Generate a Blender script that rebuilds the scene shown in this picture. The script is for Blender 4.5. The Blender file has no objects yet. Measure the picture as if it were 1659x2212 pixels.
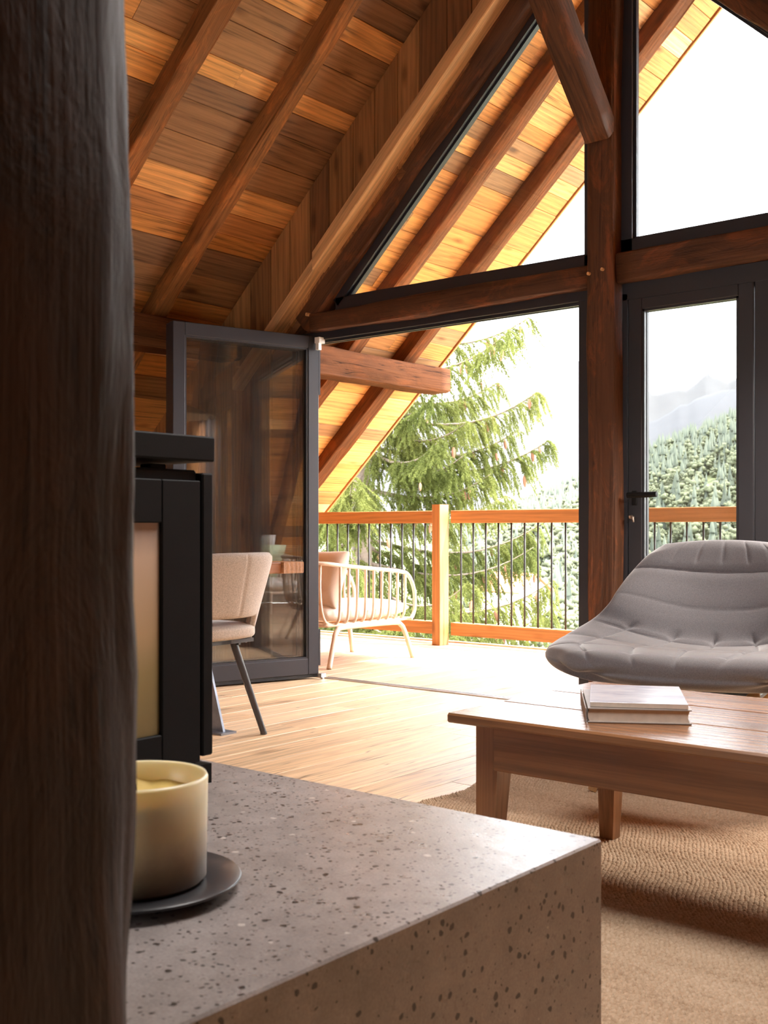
import bpy, math, random
import numpy as np
from mathutils import Matrix, Vector, noise as mnoise

scene = bpy.context.scene
R = math.radians

# ------------------------------------------------------------------ camera
cam_data = bpy.data.cameras.new('camera')
cam = bpy.data.objects.new('camera', cam_data)
scene.collection.objects.link(cam)
cam_data.sensor_fit = 'VERTICAL'
cam_data.sensor_height = 36.0
cam_data.lens = 2390.0 / 2212.0 * 36.0
cam_data.shift_y = 39.0 / 2212.0
cam_data.clip_start = 0.05
cam_data.clip_end = 30000
cam.location = (0, 0, 0.9)
cam.rotation_euler = (R(90), 0, R(39.7))
cam_data.dof.use_dof = True
cam_data.dof.focus_distance = 4.2
cam_data.dof.aperture_fstop = 11.0
scene.camera = cam

# ------------------------------------------------------------------ sky, sun, exposure
world = bpy.data.worlds.new('hazy_sky')
scene.world = world
world.use_nodes = True
wn = world.node_tree
bgn = wn.nodes['Background']
sky = wn.nodes.new('ShaderNodeTexSky')
sky.sky_type = 'NISHITA'
sky.sun_disc = False
sky.sun_elevation = R(59)
sky.sun_rotation = R(58)
sky.air_density = 1.0
sky.dust_density = 3.0
sky.ozone_density = 1.0
mixw = wn.nodes.new('ShaderNodeMix'); mixw.data_type = 'RGBA'
SKY_WHITE, SKY_STRENGTH = 0.75, 2.65
gain = wn.nodes.new('ShaderNodeMix'); gain.data_type = 'RGBA'; gain.blend_type = 'MULTIPLY'
gain.inputs[0].default_value = 1.0
gain.inputs[7].default_value = (0.25, 0.25, 0.25, 1)
wn.links.new(sky.outputs[0], gain.inputs[6])
mixw.inputs[0].default_value = SKY_WHITE
mixw.inputs[7].default_value = (1.0, 0.965, 0.94, 1)
wn.links.new(gain.outputs[2], mixw.inputs[6])
wn.links.new(mixw.outputs[2], bgn.inputs[0])
bgn.inputs[1].default_value = SKY_STRENGTH

sun_data = bpy.data.lights.new('sun', 'SUN')
sun_data.energy = 2.9
sun_data.color = (1.0, 0.93, 0.82)
sun_data.angle = R(2.0)
sun = bpy.data.objects.new('sun', sun_data)
scene.collection.objects.link(sun)
SUN_DIR = Vector((0.437, 0.273, 0.855)).normalized()      # towards the sun
sun.rotation_euler = SUN_DIR.to_track_quat('Z', 'Y').to_euler()
sun.location = (30, 25, 40)

scene.view_settings.view_transform = 'Standard'
scene.view_settings.look = 'None'
scene.view_settings.gamma = 1.0
scene.view_settings.use_curve_mapping = False
scene.view_settings.exposure = 2.36
cy = scene.cycles
cy.max_bounces = 10
cy.diffuse_bounces = 6
cy.glossy_bounces = 4
cy.transparent_max_bounces = 16
cy.volume_bounces = 0
cy.caustics_reflective = False
cy.caustics_refractive = False
cy.sample_clamp_indirect = 8.0
cy.use_denoising = True

HAZE = 0.00001
FILL_LAMP_W = (18.0, 6.5)

# ------------------------------------------------------------------ helpers
COL = scene.collection
rng = random.Random(7)
nrng = np.random.default_rng(11)


def world_m(o):
    m = o.matrix_basis.copy()
    while o.parent:
        o = o.parent
        m = o.matrix_basis @ m
    return m


def link(name, data, parent=None, M=None):
    o = bpy.data.objects.new(name, data)
    COL.objects.link(o)
    M = M if M is not None else Matrix.Identity(4)
    if parent is not None:
        o.parent = parent
        o.matrix_basis = world_m(parent).inverted() @ M
    else:
        o.matrix_basis = M
    return o


def tag(o, label=None, cat=None, group=None, kind=None):
    if label: o['label'] = label
    if cat: o['category'] = cat
    if group: o['group'] = group
    if kind: o['kind'] = kind
    return o


def thing(name, label, cat, loc=(0, 0, 0), rz=0.0, group=None):
    o = link(name, None, None, Matrix.Translation(loc) @ Matrix.Rotation(rz, 4, 'Z'))
    return tag(o, label, cat, group)


def mesh_np(name, V, F, mat=None, smooth=False):
    """V (n,3); F list of faces or (m,3)/(m,4) int array"""
    me = bpy.data.meshes.new(name)
    V = np.asarray(V, dtype=np.float32)
    if isinstance(F, np.ndarray):
        k = F.shape[1]
        me.vertices.add(len(V)); me.vertices.foreach_set('co', V.ravel())
        me.loops.add(F.size); me.loops.foreach_set('vertex_index', F.astype(np.int32).ravel())
        me.polygons.add(len(F))
        me.polygons.foreach_set('loop_start', np.arange(0, F.size, k, dtype=np.int32))
        me.update(calc_edges=True)
        me.validate()
    else:
        me.from_pydata([tuple(map(float, v)) for v in V], [], [tuple(int(i) for i in f) for f in F])
        me.update()
    if smooth:
        me.polygons.foreach_set('use_smooth', np.ones(len(me.polygons), dtype=bool))
    if mat: me.materials.append(mat)
    return me


class MB:
    """collects pieces of ONE part"""
    def __init__(s): s.V = []; s.F = []
    def add(s, V, F):
        n = len(s.V)
        s.V += [tuple(v) for v in V]
        s.F += [tuple(i + n for i in f) for f in F]
        return s
    def box(s, a, b, M=None, c=0.0):
        V, F = box_vf(a, b, c)
        if M is not None: V = [M @ Vector(v) for v in V]
        return s.add(V, F)
    def tube(s, pts, r, n=10, caps=True):
        return s.add(*tube_vf(pts, r, n, caps))
    def lathe(s, prof, n=32, M=None, closed=False):
        V, F = lathe_vf(prof, n)
        if M is not None: V = [M @ Vector(v) for v in V]
        return s.add(V, F)
    def build(s, name, mat, parent=None, M=None, smooth=False, world=True):
        """vertices given in world space when world; origin kept at parent's"""
        V = np.array(s.V, dtype=float)
        if M is None:
            M = world_m(parent) if parent is not None else Matrix.Identity(4)
            if world:
                Mi = np.array(M.inverted())
                V = V @ Mi[:3, :3].T + Mi[:3, 3]
        me = mesh_np(name, V, s.F, mat, smooth)
        o = link(name, me, parent, M)
        return o


def box_vf(a, b, c=0.0):
    x0, y0, z0 = [min(p, q) for p, q in zip(a, b)]
    x1, y1, z1 = [max(p, q) for p, q in zip(a, b)]
    if c <= 0:
        V = [(x0, y0, z0), (x1, y0, z0), (x1, y1, z0), (x0, y1, z0), (x0, y0, z1), (x1, y0, z1), (x1, y1, z1), (x0, y1, z1)]
        F = [(0, 3, 2, 1), (4, 5, 6, 7), (0, 1, 5, 4), (1, 2, 6, 5), (2, 3, 7, 6), (3, 0, 4, 7)]
        return V, F
    c = min(c, 0.45 * min(x1 - x0, y1 - y0, z1 - z0))
    V = []; idx = {}
    X = (x0, x1); Y = (y0, y1); Z = (z0, z1)
    for i in (0, 1):
        for j in (0, 1):
            for k in (0, 1):
                sx, sy, sz = (1 - 2 * i) * c, (1 - 2 * j) * c, (1 - 2 * k) * c
                idx[i, j, k, 0] = len(V); V.append((X[i], Y[j] + sy, Z[k] + sz))
                idx[i, j, k, 1] = len(V); V.append((X[i] + sx, Y[j], Z[k] + sz))
                idx[i, j, k, 2] = len(V); V.append((X[i] + sx, Y[j] + sy, Z[k]))
    F = []
    q = lambda *t: F.append(tuple(idx[x] for x in t))
    for s in (0, 1):
        f = [(s, 0, 0, 0), (s, 1, 0, 0), (s, 1, 1, 0), (s, 0, 1, 0)]; q(*(f if s else f[::-1]))
        f = [(0, s, 0, 1), (0, s, 1, 1), (1, s, 1, 1), (1, s, 0, 1)]; q(*(f if s else f[::-1]))
        f = [(0, 0, s, 2), (1, 0, s, 2), (1, 1, s, 2), (0, 1, s, 2)]; q(*(f if s else f[::-1]))
    for s in (0, 1):
        for t in (0, 1):
            f = [(s, t, 0, 0), (s, t, 0, 1), (s, t, 1, 1), (s, t, 1, 0)]; q(*(f if (s ^ t) else f[::-1]))
            f = [(s, 0, t, 0), (s, 0, t, 2), (s, 1, t, 2), (s, 1, t, 0)]; q(*(f[::-1] if (s ^ t) else f))
            f = [(0, s, t, 1), (0, s, t, 2), (1, s, t, 2), (1, s, t, 1)]; q(*(f if (s ^ t) else f[::-1]))
    for k in idx:
        if k[3] == 0:
            i, j, l = k[:3]
            f = [(i, j, l, 0), (i, j, l, 1), (i, j, l, 2)]
            q(*(f if (i + j + l) % 2 == 1 else f[::-1]))
    return V, F


def tube_vf(pts, r, n=10, caps=True):
    P = [Vector(p) for p in pts]
    rs = r if isinstance(r, (list, tuple)) else [r] * len(P)
    T = []
    for i in range(len(P)):
        a = P[max(0, i - 1)]; b = P[min(len(P) - 1, i + 1)]
        T.append((b - a).normalized())
    up = Vector((0, 0, 1)) if abs(T[0].z) < 0.9 else Vector((1, 0, 0))
    nrm = (up - T[0] * up.dot(T[0])).normalized()
    V = []; F = []
    for i, p in enumerate(P):
        nrm = (nrm - T[i] * nrm.dot(T[i])).normalized()
        bn = T[i].cross(nrm)
        for k in range(n):
            a = 2 * math.pi * k / n
            V.append(p + (nrm * math.cos(a) + bn * math.sin(a)) * rs[i])
    for i in range(len(P) - 1):
        for k in range(n):
            a = i * n + k; b = i * n + (k + 1) % n
            F.append((a, b, b + n, a + n))
    if caps:
        F.append(tuple(range(n))[::-1]); F.append(tuple(range((len(P) - 1) * n, len(P) * n)))
    return V, F


def lathe_vf(prof, n=32):
    V = []; F = []
    for (r, z) in prof:
        for k in range(n):
            a = 2 * math.pi * k / n
            V.append((r * math.cos(a), r * math.sin(a), z))
    for i in range(len(prof) - 1):
        for k in range(n):
            a = i * n + k; b = i * n + (k + 1) % n
            F.append((a, b, b + n, a + n))
    return V, F


def smooth_path(ctrl, k=6):
    P = [Vector(c) for c in ctrl]
    out = []
    for i in range(len(P) - 1):
        p0 = P[max(0, i - 1)]; p1 = P[i]; p2 = P[i + 1]; p3 = P[min(len(P) - 1, i + 2)]
        for j in range(k):
            t = j / k
            out.append(0.5 * ((2 * p1) + (p2 - p0) * t + (2 * p0 - 5 * p1 + 4 * p2 - p3) * t * t + (3 * p1 - p0 - 3 * p2 + p3) * t ** 3))
    out.append(P[-1])
    return out


def axes_M(o, ex, ey=None, ez=None):
    ex = Vector(ex).normalized()
    if ez is not None:
        ez = Vector(ez); ez = (ez - ex * ez.dot(ex)).normalized(); ey = ez.cross(ex)
    else:
        ey = Vector(ey); ey = (ey - ex * ey.dot(ex)).normalized(); ez = ex.cross(ey)
    M = Matrix.Identity(4)
    for i in range(3):
        M[i][0], M[i][1], M[i][2], M[i][3] = ex[i], ey[i], ez[i], o[i]
    return M


def plank(name, L, W, T, M, mat, parent, c=0.003, cut=None):
    """board, local X along the grain from 0..L, Y width centred, Z thickness 0..T; cut = (shear at 0, shear at L) dx per dy"""
    y = W / 2
    prof = [(-y + c, 0), (y - c, 0), (y, c), (y, T - c), (y - c, T), (-y + c, T), (-y, T - c), (-y, c)]
    c0, c1 = cut or (0, 0)
    V = [(p[0] * c0, p[0], p[1]) for p in prof] + [(L + p[0] * c1, p[0], p[1]) for p in prof]
    F = [(i, i + 8, (i + 1) % 8 + 8, (i + 1) % 8) for i in range(8)] + [tuple(range(8)), tuple(range(8, 16))[::-1]]
    F = [f[::-1] for f in F]
    me = mesh_np(name, V, F, mat)
    return link(name, me, parent, M)


def beam(name, p0, p1, w, h, mat, parent=None, side=None, rough=0.012, wane=0.25, seg=0.12, seed=0, taper=(1, 1), square=9.0, freq=1.6):
    """hand-hewn timber from p0 to p1 (axis centre), w across `side`, h across the other axis"""
    p0 = Vector(p0); p1 = Vector(p1)
    L = (p1 - p0).length
    M = axes_M(p0, p1 - p0, ey=side if side is not None else (0, 1, 0))
    n = max(4, int(L / seg)); k = 28
    V = []; F = []
    for i in range(n + 1):
        x = L * i / n
        tp = taper[0] + (taper[1] - taper[0]) * i / n
        ox = mnoise.noise((x * 0.5, seed * 3.1, 5.0)) * rough * 1.5
        oz = mnoise.noise((x * 0.5, seed * 3.1, 9.0)) * rough * 1.5
        for j in range(k):
            a = 2 * math.pi * (j + 0.5) / k
            ca, sa = math.cos(a), math.sin(a)
            e = 2.0 / square
            yy = math.copysign(abs(ca) ** e, ca); zz = math.copysign(abs(sa) ** e, sa)
            nn = mnoise.noise((x * freq, ca * 1.2 + seed * 7.7, sa * 1.2)) * rough
            nn += mnoise.noise((x * freq * 4, ca * 2.2 + seed * 7.7, sa * 2.2)) * rough * 0.4
            corner = abs(ca * sa) * 2
            nn -= corner * wane * 0.1 * min(w, h) * (0.6 + mnoise.noise((x * 0.9, round(ca), round(sa) + seed)))
            V.append((x, (yy * w / 2) * tp + ca * nn + ox, (zz * h / 2) * tp + sa * nn + oz))
    for i in range(n):
        for j in range(k):
            a = i * k + j; b = i * k + (j + 1) % k
            F.append((a, b, b + k, a + k))
    F.append(tuple(range(k))[::-1]); F.append(tuple(range(n * k, n * k + k)))
    me = mesh_np(name, V, F, mat, smooth=True)
    for p in me.polygons[-2:]: p.use_smooth = False
    o = link(name, me, parent, M)
    return o


# ------------------------------------------------------------------ materials
class NT:
    def __init__(s, name):
        s.m = bpy.data.materials.new(name); s.m.use_nodes = True
        s.t = s.m.node_tree; s.b = s.t.nodes['Principled BSDF']; s.out = s.t.nodes['Material Output']
    def n(s, typ, **kw):
        nd = s.t.nodes.new(typ)
        for k, v in kw.items(): setattr(nd, k, v)
        return nd
    def l(s, a, b): s.t.links.new(a, b)
    def val(s, x, inp):
        if isinstance(x, (int, float)): inp.default_value = x
        else: s.l(x, inp)
    def math(s, op, a, b=0.0, c=0.0, clamp=False):
        nd = s.n('ShaderNodeMath', operation=op); nd.use_clamp = clamp
        s.val(a, nd.inputs[0]); s.val(b, nd.inputs[1]); s.val(c, nd.inputs[2])
        return nd.outputs[0]
    def mix(s, f, a, b, blend='MIX'):
        nd = s.n('ShaderNodeMix', data_type='RGBA', blend_type=blend)
        s.val(f, nd.inputs[0])
        for x, i in ((a, 6), (b, 7)):
            if isinstance(x, tuple): nd.inputs[i].default_value = (*x[:3], 1)
            else: s.l(x, nd.inputs[i])
        return nd.outputs[2]
    def ramp(s, f, stops, interp='LINEAR'):
        nd = s.n('ShaderNodeValToRGB'); cr = nd.color_ramp; cr.interpolation = interp
        while len(cr.elements) < len(stops): cr.elements.new(0.5)
        for e, (p, c) in zip(cr.elements, stops):
            e.position = p; e.color = (*c, 1) if len(c) == 3 else c
        s.l(f, nd.inputs[0]); return nd.outputs[0]
    def mapv(s, vec, scale=(1, 1, 1), loc=None, rot=(0, 0, 0)):
        nd = s.n('ShaderNodeMapping'); nd.inputs['Scale'].default_value = scale; nd.inputs['Rotation'].default_value = rot
        if loc is not None: s.l(loc, nd.inputs['Location'])
        s.l(vec, nd.inputs['Vector']); return nd.outputs[0]
    def noise(s, vec, scale=1.0, detail=4.0, rough=0.55, dist=0.0):
        nd = s.n('ShaderNodeTexNoise'); nd.inputs['Scale'].default_value = scale
        nd.inputs['Detail'].default_value = detail; nd.inputs['Roughness'].default_value = rough
        nd.inputs['Distortion'].default_value = dist
        s.l(vec, nd.inputs['Vector']); return nd.outputs[0]
    def vor(s, vec, scale, feature='F1', out=0, rnd=1.0):
        nd = s.n('ShaderNodeTexVoronoi', feature=feature); nd.inputs['Scale'].default_value = scale
        nd.inputs['Randomness'].default_value = rnd
        s.l(vec, nd.inputs['Vector']); return nd.outputs[out]
    def bump(s, h, strength=0.3, dist=0.01):
        nd = s.n('ShaderNodeBump'); nd.inputs['Strength'].default_value = strength; nd.inputs['Distance'].default_value = dist
        s.l(h, nd.inputs['Height']); s.l(nd.outputs[0], s.b.inputs['Normal']); return nd
    def set(s, **kw):
        for k, v in kw.items():
            i = s.b.inputs[k.replace('_', ' ')]
            if isinstance(v, tuple): i.default_value = (*v, 1) if i.type == 'RGBA' else v
            elif isinstance(v, (int, float)): i.default_value = v
            else: s.l(v, i)
        return s.m


def m_plain(name, col, rough=0.6, metal=0.0, var=0.06, scale=30, bump=0.05, spec=0.5):
    n = NT(name); tc = n.n('ShaderNodeTexCoord').outputs['Object']
    f = n.noise(tc, scale, 5)
    c = n.mix(f, tuple(max(0, x * (1 - var * 2)) for x in col), tuple(min(1, x * (1 + var * 2)) for x in col))
    if bump: n.bump(f, bump, 0.002)
    return n.set(Base_Color=c, Roughness=rough, Metallic=metal, Specular_IOR_Level=spec)


def m_wood(name, tones, grain=1.0, dark=0.45, rough=0.65, knots=0.6, bump=0.35, streak=0.5, cracks=0.0, hand=0.0, spec=0.4):
    """tones: board colours chosen by each board's own random number; grain runs along local X"""
    n = NT(name)
    tc = n.n('ShaderNodeTexCoord').outputs['Object']
    oi = n.n('ShaderNodeObjectInfo').outputs['Random']
    off = n.n('ShaderNodeCombineXYZ')
    n.l(n.math('MULTIPLY', oi, 37.0), off.inputs[0]); n.l(n.math('MULTIPLY', oi, 91.0), off.inputs[1]); n.l(n.math('MULTIPLY', oi, 53.0), off.inputs[2])
    add = n.n('ShaderNodeVectorMath', operation='ADD'); n.l(tc, add.inputs[0]); n.l(off.outputs[0], add.inputs[1])
    v = add.outputs[0]
    r2 = n.math('FRACT', n.math('MULTIPLY', oi, 7.31))
    stops = [(i / max(1, len(tones)), t) for i, t in enumerate(tones)]
    base = n.ramp(r2, stops, 'CONSTANT') if len(tones) > 1 else None
    if base is None:
        rgb = n.n('ShaderNodeRGB'); rgb.outputs[0].default_value = (*tones[0], 1); base = rgb.outputs[0]
    # growth rings: distorted lines along the grain
    warp = n.noise(n.mapv(v, (0.45 * grain, 3.2 * grain, 3.2 * grain)), 1.0, 2, 0.45)
    sep = n.n('ShaderNodeSeparateXYZ'); n.l(v, sep.inputs[0])
    ringc = n.math('ADD', n.math('MULTIPLY', sep.outputs[1], 52 * grain), n.math('MULTIPLY', warp, 17.0))
    ring = n.math('ADD', n.math('MULTIPLY', n.math('SINE', n.math('MULTIPLY', ringc, 3.2)), 0.5), 0.5)
    fine = n.noise(n.mapv(v, (2.2 * grain, 120 * grain, 120 * grain)), 1.0, 4, 0.65)
    broad = n.noise(n.mapv(v, (0.9 * grain, 11 * grain, 11 * grain)), 1.0, 6, 0.68)
    g = n.math('ADD', n.math('MULTIPLY', ring, 0.09), n.math('ADD', n.math('MULTIPLY', fine, 0.45), n.math('MULTIPLY', broad, 0.52)))
    shade = n.ramp(g, [(0.36, (dark,) * 3), (0.46, (0.85,) * 3), (0.62, (1.3,) * 3)])
    col = n.mix(streak + 0.3, base, n.mix(1.0, base, shade, 'MULTIPLY'))
    h = n.math('ADD', n.math('MULTIPLY', fine, 0.5), n.math('MULTIPLY', ring, 0.3))
    if knots > 0:
        kv = n.vor(n.mapv(v, (2.2 * grain, 6.5 * grain, 6.5 * grain)), 1.0, 'F1', 0)
        kn = n.ramp(kv, [(0.06, (0.22, 0.16, 0.12)), (0.13, (0.7, 0.62, 0.55)), (0.2, (1, 1, 1))])
        col = n.mix(knots, col, n.mix(1.0, col, kn, 'MULTIPLY'))
    if hand > 0:   # worn, rubbed arrises and dark hollows
        hm = n.noise(n.mapv(v, (3.5, 9, 9)), 1.0, 6, 0.7, 0.8)
        pale = n.ramp(hm, [(0.5, (0, 0, 0)), (0.62, (1, 1, 1))])
        col = n.mix(n.math('MULTIPLY', pale, hand), col, n.mix(1.0, col, (2.6, 2.0, 1.5), 'MULTIPLY'))
        h = n.math('ADD', h, n.math('MULTIPLY', hm, 1.6))
    if cracks > 0:
        cv = n.noise(n.mapv(v, (0.7, 26, 26)), 1.0, 2, 0.5, 0.3)
        cr = n.math('ABSOLUTE', n.math('SUBTRACT', cv, 0.5))
        cm = n.ramp(cr, [(0.0, (0.12, 0.1, 0.09)), (0.012, (1, 1, 1))])
        col = n.mix(cracks, col, n.mix(1.0, col, cm, 'MULTIPLY'))
    n.bump(h, bump, 0.006)
    return n.set(Base_Color=col, Roughness=rough, Specular_IOR_Level=spec)


CEIL_TONES = [(0.68, 0.30, 0.075), (0.54, 0.22, 0.055), (0.74, 0.36, 0.115), (0.28, 0.14, 0.06), (0.62, 0.26, 0.065), (0.84, 0.48, 0.22),
              (0.34, 0.17, 0.07), (0.70, 0.32, 0.085), (0.48, 0.20, 0.06), (0.72, 0.36, 0.11), (0.24, 0.125, 0.06), (0.58, 0.25, 0.065)]
M = {}
M['ceil'] = m_wood('reclaimed_larch_boards', CEIL_TONES, dark=0.3, knots=0.8, streak=0.68)
M['panel'] = m_wood('gable_boards', [(0.36, 0.165, 0.055), (0.27, 0.12, 0.042), (0.42, 0.2, 0.07), (0.22, 0.095, 0.036), (0.33, 0.15, 0.05)], dark=0.5, streak=0.6)
M['floor'] = m_wood('oak_floor_boards', [(0.74, 0.50, 0.29), (0.70, 0.46, 0.26), (0.78, 0.54, 0.33), (0.72, 0.48, 0.27), (0.75, 0.51, 0.31)],
                    dark=0.62, rough=0.42, knots=0.45, bump=0.12, streak=0.5, cracks=0.7, spec=0.5)
M['deck'] = m_wood('larch_deck_boards', [(0.47, 0.31, 0.195), (0.44, 0.285, 0.175), (0.5, 0.335, 0.21)], dark=0.65, rough=0.6, bump=0.15)
M['rafter'] = m_wood('aged_rafter', [(0.26, 0.105, 0.032), (0.23, 0.09, 0.028), (0.29, 0.12, 0.038)], spec=0.2, dark=0.32, knots=0.5, bump=0.5, cracks=0.5, hand=0.35)
M['rafter_out'] = m_wood('weathered_outdoor_rafter', [(0.15, 0.052, 0.017), (0.135, 0.046, 0.015)], dark=0.4, knots=0.5, bump=0.5, cracks=0.5, hand=0.3, spec=0.15, rough=0.8)
M['dark_timber'] = m_wood('dark_hewn_timber', [(0.105, 0.042, 0.018), (0.095, 0.038, 0.017)], dark=0.4, knots=0.3, bump=0.6, cracks=0.5, hand=0.6)
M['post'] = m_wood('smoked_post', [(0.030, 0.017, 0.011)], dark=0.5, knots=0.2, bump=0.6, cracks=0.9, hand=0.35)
M['light_timber'] = m_wood('pale_timber', [(0.66, 0.38, 0.17)], dark=0.6, knots=0.5, streak=0.6)
M['purlin'] = m_wood('weathered_purlin', [(0.115, 0.042, 0.015)], dark=0.35, knots=0.4, bump=0.8, cracks=0.9, hand=0.15, spec=0.12, rough=0.8)
M['rail'] = m_wood('fresh_larch', [(0.52, 0.25, 0.095), (0.49, 0.235, 0.088)], dark=0.7, knots=0.6, streak=0.4, bump=0.15)
M['table'] = m_wood('walnut_table', [(0.27, 0.125, 0.055), (0.24, 0.11, 0.048)], dark=0.6, rough=0.27, knots=0.3, bump=0.12, streak=0.6, spec=0.55)
M['dining'] = m_wood('dining_table_wood', [(0.42, 0.19, 0.07), (0.3, 0.115, 0.045)], dark=0.6, rough=0.45)
M['beech'] = m_wood('beech_leg', [(0.6, 0.36, 0.17)], dark=0.75, knots=0.0, rough=0.4)
M['bark'] = m_wood('spruce_bark', [(0.20, 0.155, 0.12)], dark=0.5, knots=0.2, bump=0.9)
M['frame'] = m_plain('anthracite_aluminium', (0.025, 0.026, 0.034), 0.42, 0.0, 0.08, 400, 0.08)
M['frame_dark'] = m_plain('black_gasket', (0.010, 0.010, 0.011), 0.6)
M['alu'] = m_plain('brushed_track', (0.55, 0.55, 0.56), 0.3, 1.0)
M['stove'] = m_plain('stove_black_steel', (0.005, 0.005, 0.0055), 0.65, 0.0, 0.1, 300, 0.1, 0.22)
M['iron'] = m_plain('baluster_iron', (0.03, 0.03, 0.032), 0.45, 0.3)
M['leg_metal'] = m_plain('chair_leg_steel', (0.055, 0.05, 0.05), 0.4, 0.2)
M['galv'] = m_plain('table_foot_steel', (0.30, 0.32, 0.37), 0.38, 0.8, 0.25, 14)
M['cream_metal'] = m_plain('cream_powder_coat', (0.74, 0.60, 0.47), 0.5)
M['cushion'] = m_plain('outdoor_cushion', (0.70, 0.62, 0.55), 0.9, 0, 0.05, 200, 0.2)
M['pillow_beige'] = m_plain('beige_linen', (0.60, 0.47, 0.37), 0.9, 0, 0.05, 200, 0.2)
M['pillow_white'] = m_plain('white_linen', (0.80, 0.77, 0.74), 0.9, 0, 0.04, 200, 0.2)
M['pillow_green'] = m_plain('pale_green_linen', (0.62, 0.68, 0.46), 0.9, 0, 0.04, 200, 0.2)
M['plaster'] = m_plain('lime_plaster', (0.42, 0.34, 0.27), 0.9, 0, 0.05, 6, 0.1)
M['roofing'] = m_plain('roof_underlay', (0.10, 0.07, 0.05), 0.9)
M['white_plastic'] = m_plain('white_catch', (0.75, 0.74, 0.72), 0.4)
M['brass'] = m_plain('worn_nickel', (0.55, 0.45, 0.38), 0.3, 1.0)
M['paper'] = m_plain('page_block', (0.72, 0.63, 0.54), 0.85, 0, 0.1, 60)
M['hole'] = m_plain('dark_hole', (0.006, 0.005, 0.004), 0.9)


def m_fabric(name, col, weave=900, sheen=0.25):
    n = NT(name); tc = n.n('ShaderNodeTexCoord').outputs['Object']
    f = n.noise(tc, weave, 2, 0.7); g = n.noise(tc, weave * 0.35, 3, 0.6); b = n.noise(tc, 6, 3)
    k = n.math('ADD', n.math('MULTIPLY', f, 0.5), n.math('MULTIPLY', g, 0.5))
    c = n.ramp(k, [(0.3, tuple(x * 0.62 for x in col)), (0.5, col), (0.72, tuple(min(1, x * 1.45) for x in col))])
    c = n.mix(n.math('MULTIPLY', b, 0.2), c, n.mix(1.0, c, (0.8, 0.8, 0.8), 'MULTIPLY'))
    n.bump(k, 0.35, 0.0015)
    return n.set(Base_Color=c, Roughness=0.92, Sheen_Weight=sheen, Sheen_Roughness=0.4, Specular_IOR_Level=0.2)


M['grey_fabric'] = m_fabric('grey_wool_felt', (0.170, 0.164, 0.176), 900, 0.7)
M['boucle'] = m_fabric('beige_boucle', (0.50, 0.41, 0.34), 500, 0.3)


def m_glass(name, dirt=0.0, tint=(0.96, 0.98, 0.97), base=0.04):
    n = NT(name)
    lw = n.n('ShaderNodeLayerWeight'); lw.inputs['Blend'].default_value = 0.5
    fr = n.math('ADD', n.math('MULTIPLY', n.math('POWER', lw.outputs['Facing'], 5.0), 1 - base), base)
    tr = n.n('ShaderNodeBsdfTransparent'); tr.inputs[0].default_value = (*tint, 1)
    gl = n.n('ShaderNodeBsdfGlossy'); gl.inputs['Roughness'].default_value = 0.0
    mx = n.n('ShaderNodeMixShader'); n.l(fr, mx.inputs[0]); n.l(tr.outputs[0], mx.inputs[1]); n.l(gl.outputs[0], mx.inputs[2])
    last = mx.outputs[0]
    if dirt > 0:
        tc = n.n('ShaderNodeTexCoord').outputs['Object']
        d = n.math('MULTIPLY', n.noise(tc, 5.0, 6, 0.65), dirt)
        df = n.n('ShaderNodeBsdfDiffuse'); df.inputs[0].default_value = (0.75, 0.72, 0.68, 1)
        m2 = n.n('ShaderNodeMixShader'); n.l(d, m2.inputs[0]); n.l(last, m2.inputs[1]); n.l(df.outputs[0], m2.inputs[2]); last = m2.outputs[0]
    n.l(last, n.out.inputs['Surface'])
    return n.m


M['glass'] = m_glass('window_glass', 0.03)
M['leaf_glass'] = m_glass('door_leaf_glass', 0.02, (0.86, 0.88, 0.87), 0.10)


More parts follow.
